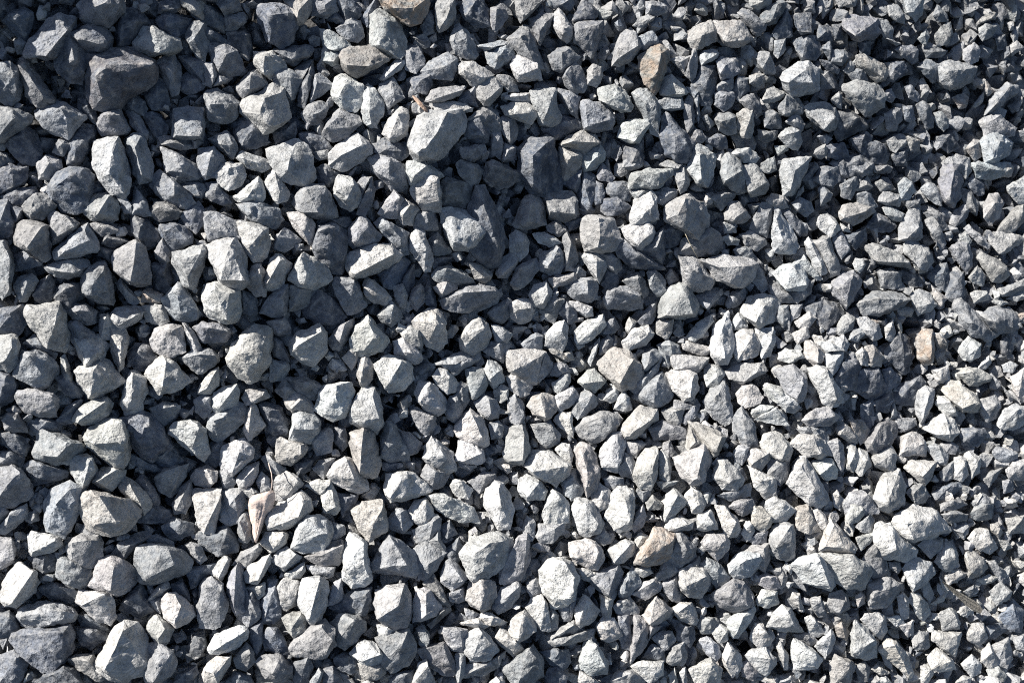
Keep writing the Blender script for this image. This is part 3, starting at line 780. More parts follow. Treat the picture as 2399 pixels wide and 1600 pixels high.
48,132 54,122 62,128 63,138 55,143/56,127/b
37,150 43,142 52,138 56,145 55,157 50,165 36,160/50,148/c
61,148 70,140 85,134 88,143 80,152 72,158 62,160/84,140/c
88,140 95,136 100,145 95,150 86,150/94,140/b
104,146 108,136 114,140 112,146 107,150/111,142/t
115,140 125,126 132,122 131,135 127,142 120,143/126,130/b
131,140 136,136 146,138 144,150 140,155 132,150/142,140/c
158,152 165,142 178,134 180,140 172,152 163,158/176,142/c
102,157 112,146 124,143 129,150 122,160 105,165/126,150/c
196,140 202,132 208,138 210,145 198,147/204,138/c
147,140 152,138 155,150 150,153 146,150/151,142/b
217,92 222,95 226,105 229,110 222,115 213,105/222,98/c
37,58 45,52 53,58 55,63 47,67 38,62/46,56/b
52,54 60,51 66,52 66,58 56,62/60,54/a
T 1759 373 2.723
9,4 14,0 20,-2 22,9 15,13 9,10/18,8/c
24,10 28,2 38,0 52,-2 44,12 40,25 36,32 28,31 27,20/38,10 34,26/c
44,18 55,2 58,8 50,18/54,8/a
54,18 60,8 75,7 76,18 70,25 60,24/66,11/a
75,3 80,0 85,8 84,16 78,14/80,5/a
86,5 98,0 105,4 104,12 96,16 88,10/102,6 96,12/b
105,6 118,5 122,8 115,13 107,12/114,8/b
77,22 90,15 93,22 86,35 78,32/88,18/b
95,20 100,15 105,24 98,28 88,27/100,22/c
106,20 112,18 120,22 121,26 112,28/117,23/c
127,22 132,16 138,20 141,28 136,35 129,35/138,22/c
111,32 114,28 128,31 129,38 127,41 115,39 110,36/127,34/c
90,30 98,27 103,30 109,41 103,44 92,38/100,29/b
145,26 152,20 158,22 163,28 164,40 158,38 150,32/160,30/c
162,20 165,5 172,1 180,8 182,20 180,32 175,40 170,41 165,35/175,10 170,38/b
176,0 188,-1 190,10 185,17 180,10/186,8/c
190,6 195,2 205,5 209,14 200,17 195,12/206,12/c
207,5 218,3 226,7 224,15 212,16/223,9/t
186,18 192,13 200,22 200,30 195,31 188,25/193,18/a
220,24 230,18 240,12 240,40 230,38 222,30/236,24/c
181,25 190,28 196,38 194,48 188,45 182,35/190,32/b
171,55 174,45 184,39 189,42 186,50 176,58/186,44/b
200,40 205,30 212,30 218,38 214,50 205,57 201,50/210,38/t
212,62 218,52 224,44 235,38 240,50 228,60 222,65/234,46/c
205,65 215,63 232,66 236,70 220,80 214,81 206,72/228,70/c
183,60 188,57 198,66 206,74 203,77 195,72/200,70/c
179,65 185,62 190,70 188,74 180,70/186,67/c
13,35 18,30 28,32 33,42 25,44 15,40/28,36/c
35,38 42,33 52,37 54,44 47,50 40,45/42,36 40,43/b
58,25 62,22 70,30 68,36 60,40/66,28/b
40,28 45,23 46,28 38,35/43,27/t
76,45 80,40 90,38 103,41 106,45 98,52 88,57 78,52/102,44 80,51/t
57,55 60,48 66,47 73,53 77,60 72,65 68,67 60,62/74,56/c
17,68 20,42 26,45 34,58 42,76 38,81 28,82 20,80 18,74/22,52 28,70/c
26,45 32,42 45,56 47,63 42,66 36,60/36,50/a
46,72 50,68 56,74 62,84 67,98 60,100 54,92 48,80/52,72 61,92/c
54,72 62,67 68,68 76,90 76,100 68,103 62,85/64,70 72,88/t
36,90 46,83 58,100 62,104 56,104 46,96/48,86/c
70,68 78,62 86,78 78,86 74,80/78,68/b
82,66 98,60 99,70 90,77 84,72/92,64/a
77,55 83,58 86,63 78,62/82,59/c
113,42 118,40 132,47 130,54 122,53 116,48/130,50/c
100,58 108,47 120,52 126,58 118,63 106,62/112,52/a
127,60 132,52 136,44 145,43 147,55 148,68 140,71 128,69/145,58 135,68/c
133,36 146,34 146,42 135,43/144,38/b
150,53 158,50 163,60 168,72 163,78 155,66/162,56/c
148,46 158,44 165,48 168,58 170,60 162,62/160,48/b
98,75 105,72 125,79 136,88 137,94 125,92 112,90 104,85/135,89 110,88/c
131,72 138,70 152,77 157,88 150,98 145,97 138,86 132,80/152,80 145,94/c
109,98 112,95 122,94 129,98 130,108 122,112 112,110/114,98 127,98/b
130,96 142,96 148,105 142,110 132,106/138,99/a
88,90 90,85 96,86 99,91 94,98 90,96/97,91/c
68,107 78,98 88,97 95,105 90,118 82,129 76,122 70,115/88,100 75,112 82,126/b
18,98 28,91 42,91 50,104 45,115 32,113 24,106/36,92 48,108 30,112/c
14,108 24,108 32,114 46,116 53,105 50,116 40,124 20,121/32,116/b
92,125 105,115 118,113 130,116 138,121 128,128 112,134 98,134/108,120 135,121/b
126,130 132,127 141,128 138,135 128,135/138,131/c
137,118 142,112 152,115 160,125 155,130 144,135 141,128/156,124/c
155,108 165,118 169,120 164,127 158,120/165,120/t
152,102 160,92 168,90 170,100 168,114 160,108/166,98/a
170,98 183,98 184,118 176,124 168,118/178,104/a
170,77 178,72 186,72 191,82 190,92 186,100 180,90/186,76/b
194,85 198,80 210,85 220,92 222,100 215,105 208,105 200,92/218,95/c
187,102 195,92 202,100 200,110 190,106/194,96/t
189,115 195,113 203,113 205,121 192,124/203,116/c
212,112 222,108 235,103 240,110 225,118 214,118/232,109/c
220,120 235,112 240,118 228,123/234,118/c
176,130 178,124 183,122 198,135 205,130 220,127 230,135 226,145 212,150 202,155 190,150 182,142/190,140 210,140/b
206,122 215,120 222,124 214,127/218,123/c
74,143 78,136 84,133 90,137 88,146 78,152 74,150/88,140/c
90,137 100,136 110,142 113,153 105,155 95,147/108,148/c
88,147 95,144 98,150 92,157 84,155/95,149/c
115,145 122,138 125,150 122,157 116,155/121,144/c
143,152 148,146 156,147 157,157 142,158/154,151/o
230,133 240,131 240,138 232,138/237,134/o
104,138 115,139 114,142 106,141/112,140/o
45,128 62,120 66,130 55,137/58,124/a
62,122 75,125 80,135 65,145 57,140/70,128/a
22,126 32,126 34,140 28,145 20,138/28,129/b
34,126 45,124 42,135 35,139/42,127/b
38,140 50,131 57,137 50,145 40,145/52,136/c
36,150 48,143 51,153 40,160/47,148/c
4,150 10,145 20,148 20,157 8,160/18,151/c
157,149 165,150 168,157 158,157/164,152/c
T 0 773 2.723
-4,8 5,5 14,5 16,15 15,28 8,35 -4,34/14,8 5,25/c
11,38 17,25 19,18 30,18 45,24 51,32 50,38 42,47 35,52 28,48 15,42/25,22/b
13,55 15,52 30,51 45,54 50,60 49,75 35,75 22,70 15,63/45,57/b
-4,35 10,36 15,47 10,60 -4,68/5,40/a
20,12 30,4 40,14 48,20 46,24 30,18/35,13/a
52,25 56,21 60,32 63,45 62,55 56,45 53,38/57,35/c
49,42 56,38 64,45 72,52 68,58 56,56/60,45/a
65,8 72,6 85,5 94,14 88,20 86,28 80,36 73,34 70,24 66,16/86,18 79,22 74,30/c
64,36 70,30 82,33 88,24 95,30 107,44 100,48 85,58 76,58 72,48 66,42/80,36 90,42 78,56/c
95,-2 108,-1 111,8 109,20 106,32 102,36 97,25 95,15/104,10 104,26/c
104,58 108,45 112,36 116,35 126,43 126,55 122,68 115,75 107,72 104,65/114,38 113,60/c
110,20 117,13 128,14 134,24 128,35 118,34 112,28/120,18/a
125,38 134,26 140,23 150,28 158,36 163,44 150,52 138,55 130,45/143,26 140,48/c
127,48 135,50 140,56 136,60 127,55/132,51/a
155,24 165,18 180,16 189,22 188,28 172,38 165,34/172,21/b
157,-7 161,-5 168,5 176,20 173,27 168,25 162,10/166,8/c
195,24 200,12 208,5 222,-4 232,0 234,12 230,30 222,42 215,46 205,40 197,30/212,8 210,22 225,20/c
170,55 172,48 180,36 188,32 188,48 182,54/183,40 178,50/c
182,67 184,54 192,49 203,48 206,55 203,66 195,70 187,71/200,52 188,68/c
178,84 180,74 190,72 205,62 212,68 210,78 200,88 188,95 181,92/195,74 184,78/b
167,60 175,56 183,56 182,70 176,76 168,70/178,60/b
208,58 212,52 228,51 232,58 220,63 212,65/226,56/c
213,75 216,63 220,66 228,82 222,90 214,94 209,87/216,68 214,86/c
190,110 192,100 202,98 210,93 217,103 217,110 205,120 200,125 193,122 189,115/206,105 215,108 200,122/c
63,78 68,68 80,60 92,58 97,63 94,73 85,80 72,82/90,62 66,79/c
49,78 58,66 70,60 68,70 62,80 55,81/60,68/a
129,68 140,62 155,65 153,76 142,82 135,76/142,67/b
2,78 6,72 15,72 22,80 23,88 12,88 4,86/14,76/b
2,90 12,88 22,94 25,100 22,108 12,106 4,98/14,92/a
24,78 40,76 52,80 54,88 45,90 34,88 28,90/40,79/a
30,105 33,88 36,85 50,90 60,95 74,98 74,103 62,107 58,116 45,115 32,110/60,97 50,108/b
71,92 78,84 92,77 104,78 110,90 112,110 106,120 95,116 86,110 76,100/104,80 108,95/c
105,77 115,77 123,72 132,73 140,85 147,96 145,100 132,112 122,108 114,98 110,86/125,80 138,95 120,98/a
112,105 130,112 145,100 155,110 160,116 150,125 135,122 118,115/140,108/a
144,88 152,80 162,77 170,80 178,86 180,105 175,112 165,105 152,95/172,82 165,102/c
178,100 190,95 197,100 193,112 185,118 175,113/186,100/a
60,113 63,108 75,106 80,112 84,120 78,130 72,138 67,132 61,122/78,110 71,135/c
79,128 88,118 96,117 108,121 105,130 95,138 87,136 80,131/100,120 84,130/c
-4,118 10,117 18,122 28,132 28,140 15,150 5,153 -4,150/16,122 5,135/b
18,120 28,112 45,116 57,122 56,126 40,132 30,133/36,116/a
39,150 44,138 60,131 72,136 72,150 64,165 55,179 42,175 38,165/60,137 48,150/b
69,145 78,139 95,142 110,145 120,152 120,160 112,170 95,176 78,172 70,158/85,142 100,165/t
102,136 108,126 118,132 128,142 131,150 124,158 118,150 111,144/112,134 120,148/c
117,130 122,124 130,130 138,148 136,157 130,150/125,130/b
132,128 142,118 162,115 160,124 152,140 146,144 138,138/140,122/b
148,150 155,135 165,128 166,145 160,158 150,157/156,145/b
164,126 168,120 178,117 187,122 186,130 180,136 168,133/178,120 184,132/c
188,122 192,118 200,124 204,130 200,137 192,137/196,124/b
204,128 210,118 222,114 222,122 218,132 210,138 206,136/220,118 210,128/c
220,130 225,122 232,128 233,138 226,141/228,128/c
207,138 216,135 223,140 218,146 210,143/219,140/c
-4,117 0,105 8,104 20,110 18,120 8,117/8,108/a
T 590 773 2.723
15,15 18,6 26,10 32,22 32,27 20,24/22,12/b
15,30 16,25 30,28 33,32 28,43 16,44/28,31/b
21,52 30,42 45,41 55,45 59,50 53,60 40,55 30,60/42,45/b
28,60 36,53 42,53 50,60 53,65 52,70 35,72 31,67/42,60 34,68/t
32,94 36,73 40,70 50,70 60,78 58,88 50,97 42,97/40,73 36,85 56,85/c
53,68 58,57 62,48 73,46 85,46 88,53 84,66 80,75 70,78 60,74/73,48 72,62/c
84,68 90,57 95,51 105,51 110,60 112,72 114,80 108,90 98,84 85,80/110,76 95,78/c
106,30 112,24 118,22 130,25 138,32 139,42 130,52 118,53 114,50 109,40/129,27 118,46/c
90,35 92,25 98,21 104,30 104,42 96,50 93,48/95,36/t
82,20 87,14 93,20 90,28 86,35 78,24/90,18/c
85,90 90,86 97,84 105,90 108,100 111,115 107,127 98,127 92,124 86,113 85,100/96,87 94,105 93,121/c
111,110 112,88 117,79 124,82 130,95 135,108 134,112 120,114/120,84/b
125,85 135,88 146,97 143,105 134,108 130,95/136,93/b
112,114 128,114 128,118 120,122 113,120/120,116/a
147,110 149,100 155,92 163,97 172,105 175,115 175,121 165,123 155,117/160,104 165,108/c
140,54 144,45 150,43 158,48 166,58 167,68 160,74 150,70 142,62/154,46 162,68 145,62/c
156,40 160,33 165,32 172,38 179,47 175,53 168,55 158,46/170,40/c
166,70 170,57 176,56 181,66 181,75 175,80 168,76/176,60 172,74/b
175,50 180,44 187,48 187,60 182,68 176,60/181,50/b
184,34 190,32 200,33 203,45 200,55 190,59 187,48/199,42/c
200,35 203,26 208,26 215,34 217,44 208,50 202,44/212,36 205,42/c
208,52 215,47 221,50 220,60 214,63 209,58/219,54/c
191,62 200,55 210,60 213,68 212,76 203,77 195,70/204,60 206,72/b
175,83 180,75 188,68 199,76 203,88 204,98 198,101 186,97 177,91/190,74 198,92/c
177,95 183,92 198,101 201,112 195,117 185,114 176,112/198,106 184,112/c
176,112 194,117 188,121 178,118/184,116/b
114,135 116,124 125,123 138,122 150,132 154,138 140,145 118,148 115,140/128,124 130,127 118,146/c
65,125 70,115 80,110 86,112 90,122 99,130 100,138 93,141 80,136 68,130/82,112 88,128/c
47,134 55,130 67,129 72,140 76,152 72,157 62,156 60,142/67,132 72,152/c
19,130 28,120 38,126 44,132 38,140 26,147 20,145/40,130/c
20,105 22,95 25,93 46,98 48,102 42,110 33,116 22,113/42,99 42,106/c
51,98 56,88 68,83 70,95 68,105 55,108/62,88/b
36,115 45,110 54,110 50,120 40,125/52,112 42,120/a
7,110 14,107 22,113 29,119 25,126 16,122/18,112/b
52,120 58,112 72,110 68,118 62,128/62,115/b
5,63 15,64 26,68 31,82 32,90 25,92 18,90 12,80/14,68/a
72,85 80,85 83,100 78,104 72,97/76,89/a
137,70 142,67 158,74 158,85 150,90 142,85/155,75/b
170,133 175,128 182,130 190,137 186,145 175,143/180,130/c
186,130 200,122 210,124 208,132 196,140/202,126/b
200,150 202,135 208,129 215,130 222,140 225,155 222,170 212,170 205,160/212,135 214,150/c
150,142 165,141 178,148 190,153 195,165 178,165 160,155/170,145/c
135,155 140,147 150,144 155,152 156,160 150,170 138,165/150,148/c
145,125 150,115 157,118 170,123 165,135 155,137/158,122/b
155,30 175,22 183,17 193,20 195,25 175,38 165,30/175,29/b
120,10 130,7 140,12 148,25 140,29 125,24 122,18/138,20/c
198,18 205,10 218,8 222,15 216,28 204,22/212,12/b
220,60 230,58 235,68 230,78 222,80/228,62/b
204,80 212,78 217,83 215,93 206,94/212,82/b
72,140 80,142 91,142 85,157 78,160/82,145/a
T 1180 773 2.723
36,10 52,20 58,18 60,25 55,27 42,20/54,22/t
2,18 20,17 34,20 32,32 28,48 22,46 15,38 5,36/33,22 10,34/c
2,40 10,37 18,45 25,48 22,55 14,58 5,50/10,42/c
30,21 37,19 42,28 40,36 30,46 28,44/35,24/b
42,30 48,27 54,30 57,36 48,40 40,39/50,31/b
42,46 50,40 56,36 58,44 55,50 48,55 43,52/54,44/c
44,57 55,50 60,48 65,58 60,64 48,70 45,66/58,56/c
63,44 72,35 78,34 88,43 86,47 78,54 70,50/86,44 68,46/t
81,30 88,20 95,16 105,17 112,24 119,32 118,42 112,50 102,52 95,44 86,38/112,25 100,46/t
110,50 118,40 120,22 130,17 136,24 132,35 126,48 115,55/126,20 124,30/b
20,65 25,57 33,54 42,58 46,68 42,75 35,78 26,72/32,58 36,75/t
60,65 68,53 74,52 81,58 80,64 72,72 64,77 58,72/76,56/b
86,60 88,52 96,46 100,50 98,60 92,63/96,52/c
95,68 98,58 103,51 108,58 110,68 105,70/105,60/c
110,58 118,55 126,42 136,36 145,48 146,56 136,65 128,68 116,62/132,45/b
143,28 145,22 158,22 176,24 174,30 168,36 155,36 146,34/174,27/c
140,38 145,35 160,36 166,38 168,52 162,60 155,60 146,52/163,40 160,56/c
153,12 158,10 178,15 178,20 170,22 155,17/176,18/t
172,38 175,29 185,31 191,38 184,48 174,49/182,32 184,40/c
177,15 180,0 185,-6 193,-15 196,-2 198,10 197,18 192,28 184,30 178,22/188,0 190,25/c
198,5 205,0 214,0 220,12 218,22 210,25 200,28 198,16/214,6/c
217,0 232,-1 234,8 230,22 222,24 219,12/230,10/c
190,35 200,30 222,28 227,35 215,42 205,47 195,42/218,36/b
200,55 205,48 215,47 223,58 220,63 208,67 202,62/212,50/c
222,50 228,46 240,50 245,60 238,65 228,58/240,54/c
172,62 178,50 190,43 194,52 195,68 197,78 190,82 180,76 174,68/185,55/b
197,75 205,67 215,80 219,100 210,102 198,90/206,75/b
101,85 110,72 118,65 131,69 132,78 122,85 112,93 104,93/128,76 108,90/c
61,85 70,77 85,70 98,72 100,80 95,90 85,96 75,98 65,92/85,76 92,85/b
42,78 50,71 58,70 60,85 60,93 50,85/57,76/c
24,82 40,78 49,90 48,98 35,101 28,92/42,84/b
5,85 15,82 20,88 23,105 18,117 2,112 0,105/18,90 16,112/c
17,116 25,105 40,104 50,110 58,116 55,124 45,135 35,130 22,122/40,117 55,117 25,122/c
44,103 50,97 57,98 60,108 58,118 50,110/56,104/c
60,105 65,98 74,98 80,110 83,125 80,137 72,142 68,125 62,115/68,108 72,122 72,138/c
82,108 85,100 92,89 100,89 104,95 103,108 98,122 92,122 85,118/95,92 100,100 90,110 98,118/c
97,120 104,106 110,108 115,116 112,126 102,127/106,112/b
103,95 118,95 122,98 114,110 106,106/116,98 115,105/b
115,110 122,103 132,101 133,112 131,126 127,137 118,136 110,126 118,120/132,105 128,120/c
133,108 136,103 142,108 144,120 143,130 134,128/141,112/c
131,130 144,130 150,130 145,134 136,137/142,132/b
158,100 160,80 172,82 185,88 190,92 183,105 180,108 172,99 160,103/188,92 182,104/t
146,110 158,104 172,99 178,103 178,115 172,130 168,135 160,134 152,125/172,104 166,130/c
180,120 186,112 192,112 200,122 208,128 200,137 188,137 181,128/190,118 195,130/c
198,105 202,99 213,100 210,110 205,116 198,112/208,103/b
209,108 213,103 229,103 229,112 222,121 213,118/228,106 214,115/c
210,117 220,122 234,128 235,145 225,145 216,135/232,128 222,130/c
50,132 54,122 62,120 70,138 68,142 58,147 52,140/60,126/b
12,130 20,124 30,128 37,138 35,146 20,147 13,140/30,132 20,144/c
75,142 82,131 90,137 93,144 88,153 82,157 76,150/85,142/c
33,157 38,148 42,136 50,142 56,150 56,165 36,168/46,142/c
85,128 92,125 103,128 103,134 95,138 88,134/98,128/b
114,137 127,137 125,146 120,148 114,143/120,140/b
122,148 128,142 137,150 134,154 124,155/130,147/c
138,155 140,142 146,137 152,140 158,148 150,157 138,165/150,142/c
155,143 162,135 168,138 174,150 170,157 162,157/164,142 168,150/c
185,142 200,138 212,132 212,143 195,147/204,138/b
194,152 200,146 215,145 216,155 205,160/208,148/b
135,70 145,66 155,68 152,82 142,80/148,70/b
147,60 158,62 164,58 164,66 155,69 147,68/158,64/b
155,75 165,60 169,65 165,75 155,82/164,66/a
125,85 135,77 155,85 156,93 140,94 130,95/145,83/b
83,10 90,5 94,8 92,18 82,22/90,9/b
133,14 142,9 150,14 152,20 145,22 142,32 136,24/144,13/b
72,28 78,12 83,6 80,20 75,31/80,15/c
137,97 143,95 147,105 142,112 137,104/142,98/b
4,58 10,55 16,65 19,75 12,81 5,78/11,60/b
15,12 28,2 34,5 32,18 20,18/28,6/b
T 1759 773 2.723
24,20 30,17 42,18 46,24 32,29 24,25/44,22/c
46,20 47,9 52,9 60,17 65,20 60,28 55,31 48,25/58,16 58,28/c
58,12 68,11 80,18 78,30 70,38 64,30 65,20/75,18/c
20,35 30,30 36,30 47,40 48,50 45,60 40,63 28,52 30,45/35,38 46,45/b
48,33 55,31 63,32 70,42 77,52 80,62 70,68 62,62 55,45/66,36 74,60/c
10,48 15,46 25,52 38,60 43,68 38,72 30,70 18,58/35,62/c
74,38 82,26 90,24 95,28 90,40 90,50 80,50 72,44/80,28 90,30/a
92,45 95,36 108,32 115,45 117,53 108,60 98,58 90,52/110,36 112,44 105,54/a
113,35 120,32 127,40 124,48 118,52/120,36/a
116,18 120,8 128,4 135,10 139,20 135,35 132,39 125,28 117,24/132,22/a
90,20 96,15 102,20 101,31 95,30/97,18/t
98,15 105,13 114,23 112,31 103,31/107,18/t
142,8 147,0 156,1 158,18 157,28 150,30 144,24/155,8 155,25/o
157,5 162,3 170,12 169,18 160,14/165,8/t
178,18 183,10 187,6 198,12 196,22 190,27 183,25/196,16/c
195,33 200,26 205,22 207,28 202,34/205,26/c
215,10 220,4 226,15 222,25 216,20/220,10/a
155,34 170,31 171,42 166,46 160,44/164,34 164,42/c
142,62 144,52 150,48 157,52 157,62 150,78 146,80 142,72/154,54 148,76/c
124,52 132,46 145,40 150,46 142,58 140,64 125,62/142,44/a
158,63 162,57 172,57 178,68 178,74 170,74 160,66/172,62/c
164,52 170,44 180,45 192,55 198,65 192,71 182,71 175,60/195,62 182,68/t
178,38 186,32 196,33 208,40 205,44 195,48 188,48/190,36/c
216,30 224,27 230,30 225,37 218,36/227,32/c
223,40 235,33 240,40 240,62 230,60 225,50/232,44/c
198,60 210,56 215,62 213,75 203,80 198,72/210,65/b
212,82 217,68 228,64 240,68 238,80 225,87 215,84/230,68/c
215,47 222,55 229,60 222,60/222,57/c
147,85 155,80 166,71 175,78 179,88 172,96 163,93/168,76 172,90 160,90/c
124,76 142,76 143,82 132,88 126,84/138,79/b
128,108 130,92 140,87 148,92 152,100 150,108 138,105/135,92 148,98/t
44,78 55,68 66,66 76,75 68,82 50,83/72,74/c
2,68 8,64 20,66 14,73 5,76 0,72/16,68/c
3,77 10,73 22,66 28,72 33,82 20,81/22,68/c
73,85 80,80 92,90 92,97 85,97 75,90/82,82 90,92/t
84,78 95,77 102,85 100,95 94,98 90,88/95,81/t
98,96 105,90 110,80 118,77 126,82 124,92 120,100 112,102 108,107 100,103/112,82 104,98/b
40,85 50,83 62,84 66,92 64,98 55,90 46,92/56,86/b
34,98 42,90 55,90 65,95 70,108 60,110 48,109 40,102/54,92 60,106/c
66,98 75,93 80,100 81,115 78,123 72,112/75,97/b
7,100 12,90 22,87 30,94 36,103 33,112 27,113 15,107/32,100 26,112/c
83,105 86,98 90,100 94,112 88,122 83,120/90,106/c
91,115 93,101 100,105 104,115 98,120 95,126 90,121/100,112/c
104,110 112,105 120,99 125,108 123,124 115,122 108,118/122,106 110,115/c
52,113 60,111 70,111 75,120 74,128 65,129 55,122/70,116 60,124/c
32,132 36,120 42,109 47,110 55,125 63,140 68,147 60,152 50,150 42,142/42,115 55,136/c
15,110 33,112 32,128 25,134 15,125/28,114/b
106,145 110,130 115,124 128,120 133,135 132,150 120,157 110,152/126,126 118,148/c
131,118 135,113 150,112 160,113 156,125 150,133 140,126/158,115 148,126/c
150,100 158,97 165,100 170,108 168,117 160,114/162,100/b
175,110 180,108 185,110 187,125 182,130 175,128/184,115/c
183,108 188,104 198,110 196,122 190,128 187,118/196,113/c
162,122 170,115 176,112 176,128 165,130/172,116/b
208,105 212,100 225,105 230,106 228,112 220,115 210,110/226,108/b
219,120 225,113 240,110 240,130 230,130 222,127/236,115/c
200,128 205,122 216,119 212,126 205,135/209,124/b
70,142 74,137 78,144 77,155 72,152/76,142/c
134,140 140,133 148,132 153,140 150,148 142,150/146,135 140,140/b
80,150 85,140 96,138 105,146 110,157 95,160 82,160/100,142/b
157,140 165,134 180,130 183,135 170,144 160,146/172,134/a
162,150 178,144 186,150 175,155 164,156/175,147/b
190,148 200,140 209,147 208,157 195,157/203,148/b
13,147 20,144 30,147 38,155 30,165 14,165/28,149/c
216,130 225,127 226,138 218,140/222,130/b
180,85 200,85 203,90 195,100 182,98/192,88/a
163,98 172,96 179,100 176,107 168,106/172,99/b
95,65 105,60 106,75 102,85 95,75/101,66/a
106,62 120,52 124,60 118,70 108,70/118,57/a
70,8 80,4 85,12 82,19 76,16/80,9/c
T 0 1173 2.723
-4,5 3,5 8,10 22,3 23,12 18,18 5,27 -4,26/8,12 6,20/b
24,28 27,26 42,28 52,32 53,38 45,43 28,47 25,38/50,33 28,44/c
-4,32 10,31 13,42 12,52 -4,60/10,34/b
0,85 6,65 10,58 16,54 22,58 30,60 34,70 30,78 14,90 4,90/29,60 10,88/c
24,48 35,46 48,44 48,58 36,64 28,58/38,48/a
58,40 62,33 70,29 85,30 90,36 87,48 80,56 70,58 60,52/62,36 61,50/b
70,28 73,17 82,27 88,32 78,32/76,24/b
48,63 50,48 60,50 70,58 79,58 78,68 72,75 62,73 52,68/54,50 60,64 58,72/b
78,72 82,62 86,47 94,46 105,52 118,58 118,68 112,76 102,81 85,77/98,57 95,77/b
97,45 105,35 118,28 130,25 128,32 120,38 110,46 105,50/112,38/a
116,50 118,40 125,37 142,37 150,43 160,44 167,55 165,60 152,62 145,68 130,71 122,68 117,58/145,42 150,55 125,66/b
125,32 135,29 148,35 149,40 138,37 128,37/138,32/a
140,22 150,14 165,20 166,26 155,33 146,33/154,18/a
120,12 130,3 146,8 147,14 138,20 120,18/134,8/a
159,38 165,35 172,38 178,50 172,54 164,46/167,40/b
170,30 175,27 195,20 205,35 204,42 188,46 175,40/195,28/a
166,0 166,-9 190,-10 190,8 183,28 175,28 170,20/188,0/c
190,-10 208,-9 212,3 205,18 195,20 188,18/202,-3/b
204,20 206,13 212,9 217,16 216,32 212,37 206,34/206,18/b
200,55 208,44 222,37 226,42 222,48 212,57/222,40/b
181,62 188,52 195,46 199,50 195,62 190,69 183,65/196,50 188,66/c
171,108 171,75 175,68 182,66 192,72 196,90 191,100 190,108 180,110/190,75 178,72/b
195,75 198,62 205,53 209,60 211,80 211,95 204,98 199,90/203,58 198,80 201,92/b
210,62 215,55 232,46 234,50 228,62 222,71 212,70/230,50 222,68/c
34,75 45,70 55,71 66,77 65,85 55,88 45,85 38,80/52,74/a
64,85 68,77 82,78 92,78 98,85 99,100 94,106 85,103 72,93/70,90 90,80/t
15,100 20,92 40,86 60,92 66,98 62,104 45,107 28,110 18,108/30,95 55,94 48,104/b
106,88 112,78 122,72 128,85 132,94 120,99 108,93/118,80/a
139,90 141,80 150,79 160,86 165,90 168,98 160,105 152,109 141,100/152,84 156,90 150,106/c
126,110 130,102 134,97 142,104 150,110 144,122 137,126 130,116/142,110 136,118/c
84,140 90,125 100,110 107,105 118,106 126,118 125,140 122,150 110,157 98,152 86,147/105,112 100,130 90,145/c
123,145 125,125 135,121 150,128 152,140 148,150 135,157 125,154/137,130 148,130 132,155/b
10,118 20,112 40,110 58,108 61,115 60,132 50,142 38,146 24,136/55,112/a
-4,97 8,95 14,100 17,110 10,117 -4,118/8,100/a
60,108 75,108 90,112 92,118 78,127 70,122/80,112/a
67,98 75,98 88,104 92,110 80,112 70,108/78,101/a
-2,135 12,130 22,134 24,140 18,152 8,165 -2,160/14,135/a
56,135 68,132 80,132 84,140 90,154 85,155 72,148 60,140/62,136 76,138/b
32,155 40,148 55,141 65,145 72,157 60,165 35,165/54,146/a
179,128 185,115 205,108 213,109 212,118 205,125 195,130 182,132/211,112 185,128/c
174,147 178,140 186,134 198,134 198,140 192,150 186,160 176,155/196,136 184,148/c
161,125 168,116 175,116 178,125 172,133 162,138/170,120/a
211,75 218,85 224,95 222,104 214,107 204,100/218,90/b
201,135 212,122 218,128 219,138 212,146 204,143/216,130/b
214,110 226,103 225,125 220,132 215,120/221,110/a
212,75 228,70 228,80 222,85/224,75/c
148,157 155,148 168,142 170,148 160,160/160,148/a
195,155 202,146 215,150 218,160 200,165/206,150/a
128,85 135,75 142,70 147,75 140,82 138,96 132,92/138,76/b
148,72 157,68 162,78 163,86 150,80/156,73/a
160,58 185,54 182,62 175,68 165,75/174,60/a
T 590 1173 2.723
11,25 14,14 25,0 42,-8 50,-2 52,8 44,16 30,23/45,0 40,14/c
8,36 12,27 25,25 31,29 30,36 22,42 16,45/28,28/c
35,40 38,28 40,20 48,13 58,13 68,19 70,26 66,38 60,45 42,45/46,17 66,28 58,29/c
17,52 20,45 30,40 42,48 40,53 28,61/38,46 27,58/b
27,63 35,60 45,53 46,60 42,66 32,69/43,60/c
45,48 55,46 66,38 76,33 82,38 80,48 74,55 60,56/78,38 60,47/b
46,55 60,56 72,57 70,65 65,67 52,63/68,60/b
70,18 80,22 80,28 70,36 66,38/75,23/b
77,60 80,40 84,28 93,31 99,38 101,55 103,68 95,74 86,75 79,68/96,36 97,55 80,58/c
104,55 108,45 118,30 128,34 135,42 144,50 145,58 140,66 125,63 103,60/120,32 133,55 115,57/b
85,10 95,1 112,0 116,10 116,25 110,30 100,37 93,25 92,17/112,8 105,19/c
116,17 125,5 135,8 138,20 130,28 120,24/128,10/b
138,25 150,20 155,12 163,13 162,24 152,38 142,35/156,18/b
138,42 150,36 160,24 164,36 166,45 158,58 150,68 145,65 144,50/160,34 152,54/b
162,60 167,51 171,50 180,58 187,66 180,73 172,77 163,70/176,60 182,69/b
180,45 190,32 198,40 200,28 212,26 224,32 225,42 218,50 211,54 210,62 200,68 190,68 184,58/205,36 215,35 195,45/c
185,85 188,68 200,67 208,70 210,82 205,92 198,95 188,90/198,68 200,80 196,94/c
209,85 215,75 228,67 232,72 230,82 222,92 212,97 207,94/225,78/b
38,80 42,68 58,65 65,70 65,85 60,98 55,108 50,106 44,98 39,90/58,69 51,82 50,100/c
22,75 28,67 40,70 39,80 38,90 30,94 24,90/30,82/b
